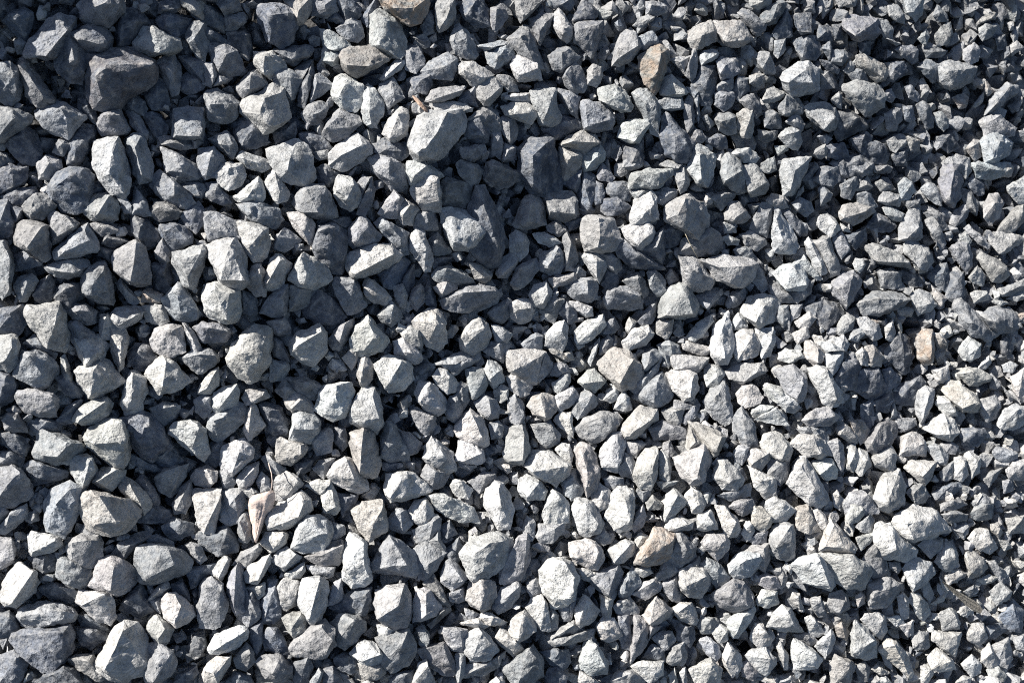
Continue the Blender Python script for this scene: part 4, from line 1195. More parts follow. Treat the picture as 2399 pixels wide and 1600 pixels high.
8,88 14,70 22,70 24,90 25,100 20,105 10,104/18,76/a
26,100 35,96 42,96 49,105 46,114 36,118 30,110/42,98 34,110/t
33,126 40,116 50,107 62,103 70,110 71,125 65,135 55,136 45,134 35,132/60,108 70,120/b
65,90 70,70 77,67 79,80 78,85 70,89/76,72/b
68,92 78,82 95,75 102,75 102,88 98,98 92,100 80,97/100,80/a
68,105 75,98 90,99 97,104 98,110 90,120 80,127 72,122 73,115/88,102/b
105,88 108,78 118,74 131,72 137,82 138,95 134,108 126,111 115,107 106,100/130,76 126,90 109,101/c
139,85 141,75 148,78 155,76 163,92 158,98 148,102 139,104/150,80 150,98/c
148,72 156,65 163,75 170,90 171,94 155,108 150,106 163,92/162,80/b
108,107 116,107 125,111 122,122 115,127 108,118/117,110/c
107,118 125,118 135,110 140,118 141,130 135,140 120,147 113,140/130,122/b
85,131 92,122 97,120 107,123 114,133 112,140 103,143 95,140/111,132 95,138/c
92,140 103,142 113,140 115,148 108,154 95,152/110,145/c
141,110 148,106 153,115 152,125 148,130 144,122/152,122/b
141,128 150,125 165,122 174,140 175,150 165,150 152,142/165,125/b
138,157 143,140 150,136 155,150 158,157 150,165/152,142/c
163,108 172,108 187,111 184,122 182,130 172,128 166,120/178,112/b
183,120 188,112 194,109 205,118 212,128 205,136 188,138 184,130/198,114 206,122/c
183,150 185,140 205,138 217,130 212,142 200,150/213,133/b
180,105 195,101 200,96 205,97 218,104 215,107 205,107 198,111/208,100/c
209,118 214,110 222,112 230,122 235,128 225,134 215,126/228,122/c
9,118 15,108 22,110 32,128 24,133 12,128/20,114/a
3,140 10,131 25,133 35,142 36,150 25,157 12,152/22,140 18,148/b
35,140 48,135 53,142 48,157 40,160 36,150/46,140/a
50,155 58,143 62,147 58,157 52,165/60,147/b
62,145 70,142 78,155 70,165 62,160/70,148/a
71,135 80,130 88,132 92,142 85,148 74,145/82,134/a
116,157 125,148 138,146 138,155 128,165/132,150/a
175,132 184,130 183,150 178,157 175,148/181,135/b
204,157 210,151 217,155 215,165 205,165/213,155/c
92,157 100,154 106,157 104,165 94,165/102,157/c
168,80 182,74 185,85 178,88 170,86/178,78/b
183,92 190,94 196,97 190,103 184,100/191,96/b
-14,95 -8,78 0,74 6,85 8,98 2,107 -8,105/0,80/a
165,45 178,32 182,45 176,55 168,50/176,38/a
162,22 170,17 176,28 168,34 163,32/170,21/a
T 1180 1173 2.723
2,50 8,38 12,30 20,28 23,35 22,50 18,62 12,68 4,72 -4,70 -4,60/12,34 20,33/b
15,25 20,14 27,18 27,30 24,36 18,30/22,20/b
28,32 30,20 40,22 53,18 52,26 42,36 32,37/44,24/b
58,5 62,-3 70,-2 78,4 86,18 84,25 78,30 72,32 66,27 60,12/70,2 82,20/c
87,14 92,-6 98,-11 111,-11 112,10 110,22 100,27 95,25/105,0 109,18/c
109,22 115,8 120,3 123,14 120,22 113,27/119,8/b
56,48 57,36 70,32 78,36 85,42 86,50 80,58 72,58 60,52/82,44 78,54/c
75,33 85,22 92,30 92,36 86,38/87,27/b
90,42 98,36 105,33 112,35 113,45 104,53 95,54/110,36 96,52/c
112,55 115,45 120,40 125,30 130,23 138,24 147,28 148,35 145,48 138,55 120,55/128,34 146,34 117,52/o
140,50 147,35 147,28 152,28 165,40 164,48 150,60 142,68 132,66 131,62/152,32 158,42/b
112,45 113,32 118,27 125,31 118,43/119,32/c
139,22 143,14 152,14 163,18 162,24 150,27 140,26/160,20/c
166,24 167,12 178,8 183,18 184,24 175,26/176,12 181,20/c
182,4 190,6 200,14 203,25 201,31 193,32 188,22/200,18/c
170,36 175,29 190,28 194,34 193,42 184,52 178,46/192,34 185,38/c
205,28 208,18 212,17 216,25 213,33 209,35/213,20/c
213,12 215,5 222,5 232,14 230,20 224,27 214,22/230,14/c
211,33 218,27 227,26 226,36 215,38/223,29/b
193,55 200,46 215,42 223,43 222,55 212,65 200,67 195,62/221,48 204,52/c
206,45 215,38 228,37 229,50 225,62 222,60/224,41/b
169,55 175,49 185,54 195,65 188,73 184,77 178,68/185,62/b
150,72 152,60 160,55 170,58 177,65 177,72 170,82 160,83 153,78/174,65 157,74/c
178,80 190,72 198,67 208,70 214,82 212,92 200,96 185,90/198,70 195,82 210,90/b
219,65 225,62 236,65 238,75 230,78 220,72/230,66/b
217,85 222,76 235,78 237,88 228,92 219,90/233,81/c
191,105 195,100 205,96 215,91 217,95 210,108 202,117 198,117 193,110/206,100 200,114/c
166,105 170,100 182,100 185,104 178,114 170,114/178,102/b
178,112 184,104 194,110 192,120 185,122/192,112/c
212,118 216,105 222,105 230,118 230,124 220,127/226,112/c
208,133 215,126 225,126 234,135 234,140 226,150 218,146/230,136/c
188,132 193,122 200,128 205,135 203,146 197,152 190,142/196,128/c
30,60 38,50 50,49 60,54 65,65 62,75 62,85 55,91 42,92 36,80 32,72/52,52 62,66 56,86/c
62,58 72,58 80,63 75,70 68,68/77,63/c
72,65 85,60 98,54 102,62 98,75 94,85 86,82 80,75/98,58 90,80/b
98,80 102,68 110,57 118,65 118,72 110,80 102,86/106,66 104,80/b
112,58 125,55 128,62 120,66 114,63/125,59/c
112,80 120,70 132,66 136,72 135,78 122,85/128,70/b
137,70 150,64 150,80 152,88 145,86 138,78/146,69/b
119,98 125,90 132,82 140,90 146,94 140,102 130,108 122,104/130,86 142,94 126,106/c
145,92 152,88 162,88 168,102 165,107 155,104 147,98/158,90/c
19,92 24,85 33,81 38,90 40,105 40,112 32,110 26,100/36,86/c
61,108 62,92 68,80 78,88 84,94 75,104 64,111/72,84 64,106/c
82,80 88,84 94,84 92,100 87,107 84,95/91,86/c
47,92 60,88 62,80 62,90 58,102 52,103/57,90/b
5,108 8,100 18,94 28,102 28,112 20,118 12,121 6,115/16,99 13,118/c
94,93 98,86 108,83 116,92 116,97 100,98/105,86/b
40,120 48,108 60,103 68,112 78,110 76,118 60,122 45,125/60,107/b
80,108 85,100 95,101 103,116 92,121 84,120/90,110/c
97,98 108,98 111,115 110,128 102,128 98,115/105,102/a
111,115 113,100 118,100 125,107 135,108 124,120 118,130 110,137/115,104 118,112/b
128,118 135,112 145,112 148,120 142,128 138,130/140,115/b
149,112 152,106 163,108 164,118 160,125 150,120/158,109/a
67,130 68,120 75,119 84,128 90,138 88,148 74,149 66,142/80,125 87,142/c
64,155 66,146 75,150 84,157 75,165/78,154/c
0,145 10,135 25,124 33,135 34,150 25,157 10,160/30,138 22,128/b
32,130 45,127 55,128 57,138 50,145 40,140/48,130/a
38,145 45,142 55,152 50,165 35,165/46,146/a
92,155 98,146 110,145 122,155 105,165/110,148/b
108,142 120,138 137,138 137,150 125,157/135,142/c
140,138 145,125 155,122 158,135 155,141 145,142/152,126/b
168,120 175,116 185,124 188,132 182,138 175,133/180,122/b
160,145 170,140 178,135 187,145 186,157 170,165/180,140/t
120,135 128,123 138,128 138,138/131,127/a
40,92 47,98 46,110 38,113 33,111/43,98/b
20,70 28,66 33,70 34,78 24,83 20,78/26,70/b
203,140 210,136 220,148 215,155 205,150/211,141/b
142,150 147,144 150,157 145,165/148,149/c
151,148 156,142 158,155 154,160/156,147/c
T 1759 1173 2.723
38,5 50,3 55,15 60,26 50,28 40,24/50,8/t
52,10 56,4 64,12 67,20 65,26 60,24 54,16/64,16/c
16,35 17,22 25,19 37,21 38,35 36,51 26,50 18,46/34,22 35,36 22,40/b
61,35 66,22 68,14 75,22 85,36 93,42 92,46 75,44 60,42/72,20 80,40/t
81,15 84,2 90,-2 98,3 98,10 92,18 84,20/96,8/c
90,22 98,14 103,10 106,20 104,28 95,26/101,14/b
90,32 98,28 106,27 106,33 95,43/105,30/c
121,18 125,11 140,5 150,6 160,8 163,18 170,25 155,32 138,35 130,30 122,24/155,15 135,20 140,33/c
106,22 112,18 120,20 125,28 135,35 142,42 142,48 135,53 122,50 112,48 108,38/122,26 125,42/c
144,38 150,33 165,33 165,40 155,49/163,36/c
158,52 168,38 168,33 178,45 178,52 172,62 162,57/176,48/c
33,55 42,52 45,47 56,45 62,50 72,65 72,78 62,75 45,70 38,62/58,48 68,74/c
60,46 75,46 90,48 102,56 104,62 98,75 82,76 72,68/85,48 92,58 98,66/c
100,42 108,34 114,45 118,60 116,65 106,68 103,58 96,50/108,40/b
130,58 135,52 145,50 155,54 158,62 152,70 140,78 136,70/152,60 140,75/c
100,80 102,72 110,67 120,66 130,71 125,82 115,93 102,92/128,72 106,80/b
136,85 138,79 145,80 152,88 154,96 148,103 142,98/146,84/c
126,82 130,78 136,85 136,100 130,102 127,92/134,86/c
155,88 166,80 168,72 162,66 170,75 166,86/168,78/c
166,68 172,60 178,58 186,62 184,66 170,72/183,63/c
184,45 190,43 200,50 204,58 195,65 187,66 185,55/198,52 190,62/c
187,32 193,24 203,25 208,35 212,40 205,45 195,42/208,36/c
206,20 212,18 217,27 213,32 207,26/214,24/c
189,10 195,0 208,2 207,15 198,17 190,15/200,4/b
164,12 175,8 187,12 185,17 172,19/178,11/b
219,15 235,13 235,28 222,28/232,18/c
203,52 210,52 218,60 220,70 215,72 208,62/214,57/b
194,68 205,63 213,66 208,70 200,72/210,67/c
205,78 215,70 225,78 222,85 212,90 208,85/222,78/c
180,92 185,90 190,95 186,100 180,98/187,94/c
162,97 170,92 176,95 180,105 180,110 165,111/176,98/c
156,120 157,112 170,113 181,113 178,125 176,134 168,130/178,116/c
185,115 190,106 200,105 203,118 196,125 187,120/200,110/c
33,85 36,79 42,80 45,92 42,94 36,88/41,83/c
65,90 68,80 78,77 84,82 85,92 76,98 67,95/82,84 76,96/b
90,82 94,77 98,80 98,88 92,92/96,82/c
50,85 60,82 65,95 66,100 58,100 52,92/60,86/b
14,108 20,96 27,90 34,93 40,105 45,112 35,112 22,111/32,95 38,108/c
46,100 52,98 58,105 64,113 58,117 50,115/56,104/c
95,102 98,97 110,96 116,100 117,112 112,120 105,115/114,102/c
86,115 90,104 98,107 105,115 109,125 108,134 98,136 87,132/106,120 90,130/c
35,125 36,118 45,122 55,128 61,135 57,144 45,145 37,144/56,132/c
22,125 25,120 32,132 32,145 28,145/29,130/c
55,125 65,115 70,109 73,118 70,128 64,135/70,114/c
68,140 72,132 85,137 90,142 85,155 70,160/85,140/c
90,142 98,138 103,145 100,155 92,155/99,143/b
117,100 128,98 133,106 125,108/129,102/c
128,108 140,102 140,115 135,117/138,106/c
110,128 115,120 125,120 135,132 140,148 136,152 128,145/124,124 132,140/c
110,125 118,125 122,140 122,147 115,140/118,130/b
104,145 108,140 120,148 112,150/112,144/t
138,118 145,112 153,113 154,125 148,128 140,126/148,120/b
152,135 160,126 168,132 175,138 177,145 165,147 155,145/172,138/c
146,142 152,140 158,148 152,157 146,157/154,146/c
181,140 190,132 198,140 198,148 190,152/192,140/c
198,130 205,122 212,132 212,142 205,144 198,138/208,130/c
202,145 212,142 220,150 218,155 207,155/214,147/c
208,125 222,118 225,135 220,144 212,142/218,124/b
202,108 215,105 220,110 210,118 203,118/212,109/a
175,157 182,150 190,152 188,160/186,153/c
106,155 115,150 122,157 112,165/117,155/c
226,118 236,114 236,130 228,128/233,119/b
214,100 225,85 234,95 232,112 222,110/226,92/a
72,108 78,104 85,112 82,120 74,116/79,109/t
35,115 50,113 57,120 52,125 42,120/48,116/b
183,78 192,72 195,78 188,82/191,76/b
213,33 222,35 225,40 218,43/221,38/c
118,52 128,53 130,58 126,63 120,58/125,56/b
16,60 25,57 32,65 30,72 26,75 24,66/26,61/b
"""
survey = parse(SURVEY)
survey.sort(key=lambda s: -s[3])
LIFT = {'a': -0.10, 'b': 0.08, 'c': 0.18, 't': 0.18, 'o': 0.20}
individuals = []
for i, (P, R, code, A) in enumerate(survey):
    cp = P.mean(0)
    zc = float(depth(*cp))
    size = math.sqrt(A) * K * zc                     # metres across
    grow = 1.14 if code == 'a' else 1.075
    whole = cp + (P - cp) * grow
    lift = (LIFT[code] if i > 110 else max(LIFT[code], 0.12)) * size
    c0 = cam_points(cp[0], cp[1], zc + 0.1 * size)
    Vs, Fs, nv = [], [], 0
    lumps = split_notched(whole)
    for part, P in enumerate(lumps):
        mc = P.mean(0)
        if len(lumps) > 1:
            P = mc + (P - mc) * 1.06                 # lumps grow into each other
        Rp = R
        if len(lumps) > 1:
            near = np.array([np.argmin([np.hypot(*(r - q.mean(0))) for q in lumps]) == part for r in R])
            Rp = R[near] if near.any() else mc[None] + (R.mean(0) - cp) * 0.3
        jit = rng.normal(0, 0.07, len(P)) * size
        zo = depth(P[:, 0], P[:, 1]) - lift + jit
        hh = size * rng.uniform(0.44, 0.60, len(Rp)) * (0.85 if part else 1.0)
        tops = cam_points(Rp[:, 0], Rp[:, 1], depth(Rp[:, 0], Rp[:, 1]) - lift - hh)
        # a broken, uneven plateau round the ridge
        mid = 0.55 * Rp.mean(0) + 0.45 * mc
        pick = rng.random(len(P)) < 0.45
        Q = mid + (P[pick] - mid) * rng.uniform(0.5, 0.82, (pick.sum(), 1))
        if len(Q):
            ringz = depth(Q[:, 0], Q[:, 1]) - lift - hh.mean() * rng.uniform(0.30, 0.72, len(Q))
            tops = np.concatenate([tops, cam_points(Q[:, 0], Q[:, 1], ringz)])
        rim = cam_points(P[:, 0], P[:, 1], zo)
        Q = mc + (P - mc) * 0.93
        rim2 = cam_points(Q[:, 0], Q[:, 1], zo + 0.22 * size)
        Q = mc + (P - mc) * rng.uniform(0.45, 0.7)
        low = cam_points(Q[:, 0], Q[:, 1], zo + size * rng.uniform(0.5, 0.65))
        pts = np.concatenate([tops, rim, rim2, low])
        V, F = rock_mesh((pts - c0).tolist(), size, size / (8.2 if i < 300 else 5.8), 100 + i + 5000 * part, cuts=3 if part == 0 else 2)
        Vs.append(V); Fs.append(F + nv); nv += len(V)
    P = whole
    V = np.concatenate(Vs); F = np.concatenate(Fs)
    Vw = to_world(V + c0)
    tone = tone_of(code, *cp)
    stain = 0.45 if code == 'o' else (0.12 if code == 't' and rng.random() < 0.5 else 0.0)
    if code == 'o' and min(np.hypot(cp[0] - x, cp[1] - y) for x, y in ((1530, 165), (1540, 1288), (2165, 812), (920, 25), (355, 697), (2058, 755))) < 45:
        stain = 0.55
    if np.hypot(cp[0] - 275, cp[1] - 195) < 30:      # the big boulder's face is iron-stained
        stain = 0.12
    if i < 300:
        o0 = to_world(c0[None])[0]
        me = build_mesh('stone', Vw - o0, F, np.tile(tone, (len(V), 1)), np.full(len(V), stain))
        ob = bpy.data.objects.new('stone', me)
        ob.location = o0
        COL.objects.link(ob)
        ob['category'] = 'stone'
        ob['group'] = 'broken stones on the heap'
        individuals.append((ob, P, code, A))
    else:
        add_stuff(Vw, F, tone, stain)

# ---- stones in the gaps, beneath, and on past the edges of the view
protos = []
for k in range(36):
    n = rng.integers(9, 15)
    d = rng.normal(0, 1, (n, 3)); d /= np.linalg.norm(d, axis=1)[:, None]
    d *= np.array((1.0, rng.uniform(0.62, 0.95), rng.uniform(0.5, 0.85))) * 0.56 * rng.uniform(0.85, 1.12, (n, 1))
    protos.append(rock_mesh(d.tolist(), 1.0, 1 / 3.4, 3000 + k, cuts=2))


def rand_rot():
    q = rng.normal(0, 1, 4); q /= np.linalg.norm(q)
    w, x, y, z = q
    return np.array([[1 - 2 * (y * y + z * z), 2 * (x * y - z * w), 2 * (x * z + y * w)],
                     [2 * (x * y + z * w), 1 - 2 * (x * x + z * z), 2 * (y * z - x * w)],
                     [2 * (x * z - y * w), 2 * (y * z + x * w), 1 - 2 * (x * x + y * y)]])


def loose(px, py, sz_px, down):
    z = float(depth(px, py))
    size = sz_px * K * z
    V, F = protos[rng.integers(len(protos))]
    c = cam_points(px, py, z + down * size)
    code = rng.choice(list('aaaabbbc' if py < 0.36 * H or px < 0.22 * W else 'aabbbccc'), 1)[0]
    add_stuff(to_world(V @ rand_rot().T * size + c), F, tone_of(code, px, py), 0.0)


# occupancy of the surveyed stones on a coarse lattice over the flank
G = 6.0
gw, gh = int(W / G) + 1, int(H / G) + 1
YY, XX = np.mgrid[0:gh, 0:gw]
cx, cy = (XX + 0.5) * G, (YY + 0.5) * G
occ = np.zeros((gh, gw), bool)
for P, R, code, A in survey:
    x0, y0 = np.maximum((P.min(0) / G).astype(int) - 1, 0)
    x1, y1 = (P.max(0) / G).astype(int) + 2
    X = cx[y0:y1, x0:x1]; Y = cy[y0:y1, x0:x1]
    ins = np.zeros(X.shape, bool)
    for a, b in zip(P, np.roll(P, -1, 0)):
        if a[1] == b[1]:
            continue
        ins ^= ((a[1] > Y) != (b[1] > Y)) & (X < (b[0] - a[0]) * (Y - a[1]) / (b[1] - a[1]) + a[0])
    occ[y0:y1, x0:x1] |= ins
MX, MY = 0.26 * W, 0.28 * H
n_under = n_out = 0
# lower bed
st = 34
for y in np.arange(-10, H + 10, st):
    for x in np.arange(-10, W + 10, st):
        px, py = x + rng.uniform(-12, 12), y + rng.uniform(-12, 12)
        i0, i1 = int(max(px - 24, 0) / G), int(min(px + 24, W - 1) / G) + 1
        j0, j1 = int(max(py - 24, 0) / G), int(min(py + 24, H - 1) / G) + 1
        blk = occ[j0:j1, i0:i1]
        free = 1 - blk.mean() if blk.size else 1
        if free < 0.05:
            continue
        loose(px, py, rng.uniform(40, 72), rng.uniform(0.4, 0.85) + 0.25 * max(0, 0.5 - px / W)); n_under += 1
        if free > 0.8:
            loose(px + rng.uniform(-8, 8), py + rng.uniform(-8, 8), rng.uniform(34, 54), rng.uniform(0.12, 0.45)); n_under += 1
# bottom bed
for y in np.arange(-10, H + 10, 46):
    for x in np.arange(-10, W + 10, 46):
        px, py = x + rng.uniform(-14, 14), y + rng.uniform(-14, 14)
        i0, i1 = int(max(px - 30, 0) / G), int(min(px + 30, W - 1) / G) + 1
        j0, j1 = int(max(py - 30, 0) / G), int(min(py + 30, H - 1) / G) + 1
        blk = occ[j0:j1, i0:i1]
        if blk.size and blk.mean() > 0.96:
            continue
        loose(px, py, rng.uniform(66, 86), rng.uniform(0.85, 1.05)); n_under += 1
# chips caught between the larger stones
for _ in range(4200):
    px, py = rng.uniform(0, W), rng.uniform(0, H)
    if py < 0.34 * H and (px > 0.6 * W or rng.random() < 0.6):
        continue
    i0, j0 = int(px / G), int(py / G)
    blk = occ[max(j0 - 2, 0):j0 + 3, max(i0 - 2, 0):i0 + 3]
    if blk.mean() > 0.35:
        continue
    loose(px, py, rng.uniform(18, 36), rng.uniform(-0.1, 0.5)); n_under += 1
# the heap goes on outside the view
st = 74
for y in np.arange(-MY, H + MY, st):
    for x in np.arange(-MX, W + MX, st):
        px, py = x + rng.uniform(-20, 20), y + rng.uniform(-20, 20)
        if -14 < px < W + 14 and -14 < py < H + 14:
            continue
        loose(px, py, rng.uniform(60, 104), rng.uniform(-0.1, 0.35)); n_out += 1
        loose(px + 37, py + 37, rng.uniform(50, 84), rng.uniform(0.3, 0.8)); n_out += 1
V = np.concatenate(STUFF_V); F = np.concatenate(STUFF_F)
me = build_mesh('gravel', V, F, np.concatenate(STUFF_C), np.concatenate(STUFF_S))
gravel = bpy.data.objects.new('gravel', me)
gravel['kind'] = 'stuff'
gravel['label'] = 'smaller grey broken stones filling the heap between the larger ones'
gravel['category'] = 'gravel'
COL.objects.link(gravel)

print('TRIS', len(F), sum(len(o.data.polygons) for o, *_ in individuals), n_under, n_out)

# ------------------------------------------------------------------ labels: each stone told apart by its look and its bearing from a stone that stands out
LANDMARKS = [
    (275, 195, 'brown-faced boulder', 'largest dark boulder with brown-stained front face near the top corner'),
    (118, 95, 'slanting slab', 'long grey slab leaning up beside the brown-faced boulder'),
    (650, 60, 'dark hanging block', 'dark flat-faced block with pale rim overhanging a black gap'),
    (625, 255, 'knobbly pentagon stone', 'big light knobbly stone with a rough pentagon outline'),
    (850, 140, 'tan half-moon stone', 'tan half-moon stone with a smooth rounded end'),
    (1015, 315, 'white-cheeked stone', 'big stone with one broad white sunlit cheek and dark flank'),
    (1265, 390, 'black-fronted block', 'large nearly black block with a small sunlit top'),
    (1530, 165, 'rust heart stone', 'rust-brown heart-shaped stone standing on its point'),
    (1715, 80, 'tan loaf stone', 'tan loaf-shaped stone near the top edge of the heap'),
    (1880, 185, 'pitted round stone', 'broad pitted round grey stone high on the heap'),
    (1585, 330, 'dark triangle stone', 'dark upright triangular stone with a scratched front'),
    (2015, 225, 'striped fan stone', 'pale fan-shaped stone with layered stripes across it'),
    (2240, 178, 'notched ridge stone', 'notched stone framed by bright ridges among the smallest stones'),
    (308, 615, 'two-tone pyramid', 'pyramid-like stone, one face white and the other navy'),
    (530, 620, 'square rough white stone', 'square rough white stone with a pitted top'),
    (78, 560, 'white-nosed stone', 'stone with a white rounded nose and dark back by the edge'),
    (168, 450, 'dull dark block', 'dull dark block standing in shade above paler stones'),
    (870, 612, 'white oblong slab', 'bright white oblong slab tilted like a loaf'),
    (987, 590, 'white blade stone', 'upright white blade-shaped stone beside a dark gap'),
    (1090, 540, 'hatchet stone', 'large pale hatchet-shaped stone against a black stone'),
    (1105, 700, 'boat-shaped stone', 'broad grey boat-shaped stone with two sunlit patches on top'),
    (1408, 548, 'tall cube stone', 'tall cube-like stone with a bright front edge'),
    (1605, 500, 'tan blunt cone', 'smooth tan-grey stone shaped like a blunt cone'),
    (1685, 640, 'anvil stone', 'wide pale anvil-shaped stone with a dark notch below'),
    (1588, 706, 'white gable stone', 'bright white stone shaped like a house gable'),
    (1840, 545, 'carrot-shaped stone', 'tapering carrot-shaped stone pointing up the slope'),
    (2310, 748, 'twisted angular stone', 'large twisted angular grey stone beside a rust-coloured chip'),
    (585, 830, 'veined blue-white stone', 'big blue-white veined stone with a lit upper half'),
    (88, 868, 'smooth grey dome', 'broad smooth grey dome-shaped stone near the edge'),
    (252, 1040, 'ribbed block', 'pale block crossed by straight ribs'),
    (345, 1022, 'dark crystalline stone', 'dark glittering crystalline stone with rough broken top'),
    (925, 875, 'white-cheeked ball', 'ball-like stone half white and half grey'),
    (858, 965, 'white egg stone', 'large white egg-shaped stone with a chipped base'),
    (1450, 866, 'craggy pinkish stone', 'big craggy pinkish-grey stone with split lower face'),
    (1625, 1090, 'arrowhead stone', 'large pale arrowhead-shaped stone pointing downhill'),
    (1935, 910, 'white bar stone', 'long bright white bar-shaped stone'),
    (2045, 900, 'black white-edged block', 'blackish block with one sharp white edge'),
    (1893, 1130, 'white boot stone', 'long white boot-shaped stone crossed by a round shadow'),
    (262, 1205, 'rust-flecked slab', 'broad pale slab flecked with rust, shaded below'),
    (287, 1532, 'big white wedge', 'largest white wedge-shaped stone near the bottom edge'),
    (105, 1520, 'great dark flat stone', 'great dark flat stone lying in shade near the bottom corner'),
    (1145, 1300, 'white lumpy stone', 'white lumpy stone like two knobs grown together'),
    (920, 1425, 'white cube stone', 'bright white cube-like stone with a grey lower face'),
    (1538, 1288, 'orange-capped stone', 'grey stone with an orange stained cap'),
    (1905, 1340, 'pale turtle stone', 'big pale turtle-backed stone, first of two touching'),
    (1990, 1340, 'pale twin stone', 'big pale stone lying against the turtle-backed one'),
    (2155, 1232, 'huge pale wedge', 'huge pale wedge-shaped stone with a grey dent'),
    (1310, 1370, 'pitted shield stone', 'large pitted shield-shaped stone with shaded top corner'),
    (385, 1322, 'knob-ended stone', 'broad mottled stone with a knob at one end'),
]
HOURS = ['twelve', 'one', 'two', 'three', 'four', 'five', 'six', 'seven', 'eight', 'nine', 'ten', 'eleven']
cents = np.array([P.mean(0) for _, P, _, _ in individuals])
marks = {}
for x, y, short, full in LANDMARKS:
    d = np.hypot(cents[:, 0] - x, cents[:, 1] - y)
    k = next(k for k in np.argsort(d) if k not in marks)
    if d[k] > 45:
        print('LANDMARK FAR', short, int(d[k]))
    marks[k] = (short, full)


def shape_word(P):
    Q = P - P.mean(0)
    ev, vec = np.linalg.eigh(Q.T @ Q)
    ar = math.sqrt(ev[1] / max(ev[0], 1e-6))
    ax = vec[:, 1]
    ang = math.degrees(math.atan2(-ax[1], ax[0])) % 180
    lean = 'upright' if 62 < ang < 118 else ('flat-lying' if ang < 28 or ang > 152 else 'slanting')
    fill = 0.5 * abs(np.sum(P[:, 0] * np.roll(P[:, 1], -1) - P[:, 1] * np.roll(P[:, 0], -1))) / (np.ptp(P[:, 0]) * np.ptp(P[:, 1]))
    if ar > 1.75:
        return lean + ' narrow'
    if ar > 1.32:
        return lean + ' oblong'
    if fill > 0.80:
        return 'blocky'
    if fill < 0.60:
        return 'wedge-shaped'
    return 'chunky' if len(P) < 8 else 'many-cornered'


TONE_WORD = {'a': 'dark', 'b': 'mid-grey', 'c': 'pale', 't': 'tan-grey', 'o': 'rust-stained'}
used = {}
mk = list(marks)
order = sorted(range(len(individuals)), key=lambda k: min(np.hypot(*(cents[k] - cents[m])) for m in mk))
for k in order:
    ob, P, code, A = individuals[k]
    if k in marks:
        ob['label'] = marks[k][1]
        used[ob['label']] = k
        continue
    word = TONE_WORD[code] + ' ' + shape_word(P)
    done = False
    for m in sorted(mk, key=lambda m: np.hypot(*(cents[k] - cents[m])))[:3]:
        dv = cents[k] - cents[m]
        h = HOURS[int(round(math.degrees(math.atan2(dv[0], -dv[1])) / 30)) % 12]
        for extra in ('', 'farther out '):
            lab = f'{word} stone {extra}at {h} o\'clock from the {marks[m][0]}'
            if lab not in used and not (extra == '' and any(l.startswith(word + ' stone') and l.endswith(f'at {h} o\'clock from the {marks[m][0]}') for l in used)):
                done = True
                break
        if done:
            break
    if not done:
        print('LABEL CLASH', lab)
    used[lab] = k
    ob['label'] = lab

# ------------------------------------------------------------------ small dry things lying on the stones
LEAF = simple_mat('dry_leaf', (0.42, 0.33, 0.29), (0.60, 0.51, 0.46), 160, 0.8, 0.003)
STRAW = simple_mat('dry_straw', (0.36, 0.31, 0.22), (0.52, 0.46, 0.35), 240, 0.8, 0.001)
HUSK = simple_mat('dry_husk', (0.14, 0.128, 0.108), (0.28, 0.26, 0.225), 420, 0.9, 0.002)
BARK = simple_mat('splinter_wood', (0.20, 0.13, 0.10), (0.36, 0.27, 0.21), 320, 0.9, 0.002)


def obj_from(name, V, F, mat, parent=None, smooth=True, origin=None):
    V = np.array(V, float)
    o0 = V.mean(0) if origin is None else origin
    me = bpy.data.meshes.new(name)
    me.from_pydata((V - o0).tolist(), [], F)
    if smooth:
        me.polygons.foreach_set('use_smooth', [True] * len(F))
    me.materials.append(mat)
    ob = bpy.data.objects.new(name, me)
    if parent is None:
        ob.location = o0
    else:
        ob.parent = parent
    COL.objects.link(ob)
    return ob


def tube_geo(pts, radii, n=7, squash=1.0):
    pts = np.array(pts, float)
    V, F = [], []
    for i, p in enumerate(pts):
        t = pts[min(i + 1, len(pts) - 1)] - pts[max(i - 1, 0)]
        t /= np.linalg.norm(t)
        a = np.cross(t, (0.3, 0.2, 0.93)); a /= np.linalg.norm(a)
        b = np.cross(t, a)
        for k in range(n):
            w = 2 * math.pi * k / n
            V.append(p + radii[i] * (math.cos(w) * a + squash * math.sin(w) * b))
    m = len(pts)
    for i in range(m - 1):
        for k in range(n):
            F.append((i * n + k, i * n + (k + 1) % n, (i + 1) * n + (k + 1) % n, (i + 1) * n + k))
    F.append(tuple(range(n))[::-1]); F.append(tuple((m - 1) * n + k for k in range(n)))
    return V, F


def at(px, py, near):
    return to_world(cam_points(px, py, depth(px, py) - near)[None])[0]


# dead leaf: a thin crumpled blade with a stalk
left = [(592, 1160), (584, 1168), (581, 1182), (583, 1200), (587, 1222), (590, 1245), (597, 1270)]
right = [(638, 1148), (644, 1154), (645, 1168), (638, 1192), (624, 1214), (614, 1238), (601, 1272)]
nr, nc = 19, 9
tt = np.linspace(0, 6, nr)
LX = np.array([[np.interp(t, range(7), [p[c] for p in left]) for c in (0, 1)] for t in tt])
RX = np.array([[np.interp(t, range(7), [p[c] for p in right]) for c in (0, 1)] for t in tt])
top, F = [], []
for i in range(nr):
    for j in range(nc):
        s = j / (nc - 1)
        q = LX[i] * (1 - s) + RX[i] * s
        bulge = 0.012 * math.sin(math.pi * s) - 0.0045 * math.exp(-((s - 0.5) / 0.1) ** 2) + 0.006 * math.sin(i * 0.35)
        crumple = 0.0035 * float(vnoise(np.array([[q[0] / 14, q[1] / 14, 0.5]]), 9)[0])
        top.append(at(q[0], q[1], 0.010 + bulge + crumple))
top = np.array(top)
down = -CAM_R[:, 2] * 0.0006
V = np.concatenate([top, top + down])
off = nr * nc
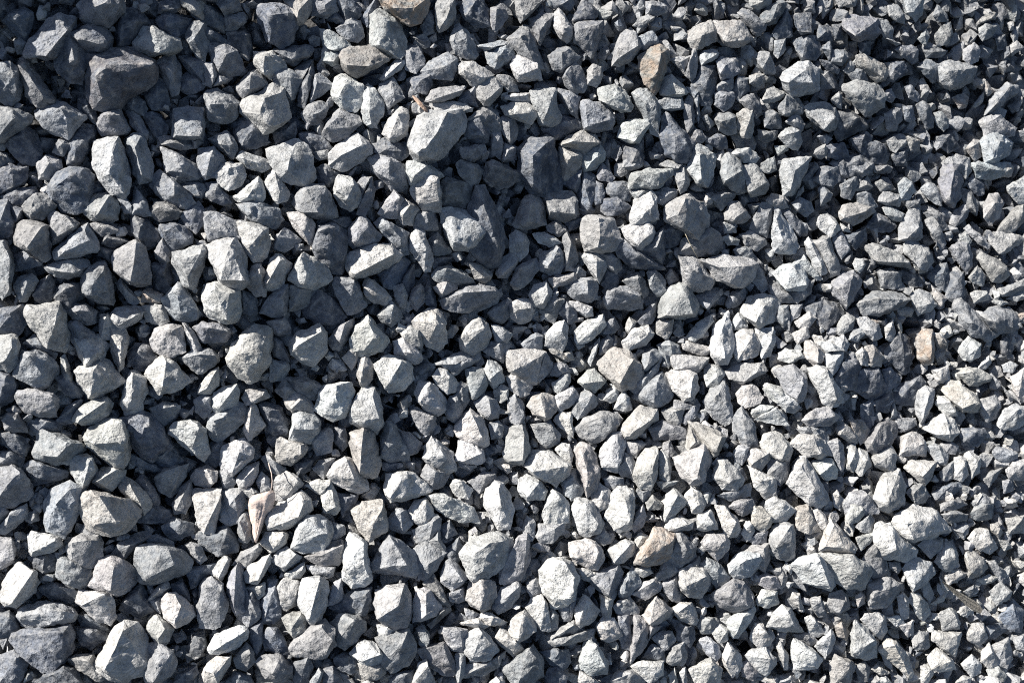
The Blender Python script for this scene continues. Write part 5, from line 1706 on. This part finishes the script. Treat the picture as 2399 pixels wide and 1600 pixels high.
for i in range(nr - 1):
    for j in range(nc - 1):
        a, b, c, d = i * nc + j, i * nc + j + 1, (i + 1) * nc + j + 1, (i + 1) * nc + j
        F.append((a, d, c, b)); F.append((a + off, b + off, c + off, d + off))
ring = [j for j in range(nc)] + [i * nc + nc - 1 for i in range(1, nr)] + [(nr - 1) * nc + j for j in range(nc - 2, -1, -1)] + [i * nc for i in range(nr - 2, 0, -1)]
for a, b in zip(ring, ring[1:] + ring[:1]):
    F.append((a, b, b + off, a + off))
leaf = bpy.data.objects.new('dry_leaf', None)
leaf.empty_display_size = 0.02
leaf.location = at(600, 1265, 0.0)
COL.objects.link(leaf)
o0 = np.array(leaf.location)
obj_from('blade', V, F, LEAF, leaf, origin=o0)
sp = [at(634, 1152, 0.020), at(637, 1140, 0.024), at(638, 1126, 0.026), at(636, 1108, 0.026), at(631, 1092, 0.020), at(629, 1084, 0.014)]
V, F = tube_geo(sp, [0.0008, 0.0007, 0.0006, 0.0006, 0.0006, 0.0006])
obj_from('stalk', V, F, LEAF, leaf, origin=o0)
leaf['label'] = 'crumpled pinkish-brown dead leaf with thin stalk lying among the pale stones'
leaf['category'] = 'leaf'

# reddish splinter of wood sticking out between stones
ps = [at(968, 226, 0.006), at(976, 234, 0.012), at(986, 246, 0.016), at(996, 257, 0.014), at(1004, 266, 0.008)]
V, F = tube_geo(ps, [0.0014, 0.0030, 0.0033, 0.0030, 0.0022], 6, 0.55)
o = obj_from('wood_splinter', V, F, BARK, smooth=False)
o['label'] = 'reddish wood splinter wedged beside the white-cheeked stone'
o['category'] = 'splinter'

# dry grass husk: a tapering folded blade
hp = [(2208, 1362), (2228, 1378), (2248, 1394), (2268, 1409), (2286, 1421), (2300, 1432)]
wd = [1, 4, 6, 9, 10, 6]
V, F = [], []
n = 7
for (x, y), w in zip(hp, wd):
    for k in range(n):
        s = k / (n - 1) - 0.5
        V.append(at(x - s * w * 1.1, y + s * w * 1.9, 0.030 + (0.0022 if k % 2 else 0.0)))
nb = len(V)
V = np.array(V); V = np.concatenate([V, V + down * 1.5])
for i in range(len(hp) - 1):
    for k in range(n - 1):
        a, b, c, d = i * n + k, i * n + k + 1, (i + 1) * n + k + 1, (i + 1) * n + k
        F.append((a, d, c, b)); F.append((a + nb, b + nb, c + nb, d + nb))
for i in range(len(hp) - 1):
    for k in (0, n - 1):
        a, b = i * n + k, (i + 1) * n + k
        F.append((a, b, b + nb, a + nb))
o = obj_from('grass_husk', V, F, HUSK, smooth=False)
o['label'] = 'dry brown fibrous grass husk lying across small pale stones'
o['category'] = 'husk'

# thin straw under the blunt cone stone
ps = [at(1604, 545, 0.020), at(1611, 560, 0.020), at(1620, 578, 0.022), at(1628, 592, 0.020), at(1634, 604, 0.016)]
V, F = tube_geo(ps, [0.0004, 0.0005, 0.0005, 0.0005, 0.0004], 6)
o = obj_from('straw', V, F, STRAW)
o['label'] = 'thin pale straw hanging below the tan blunt cone stone'
o['category'] = 'straw'
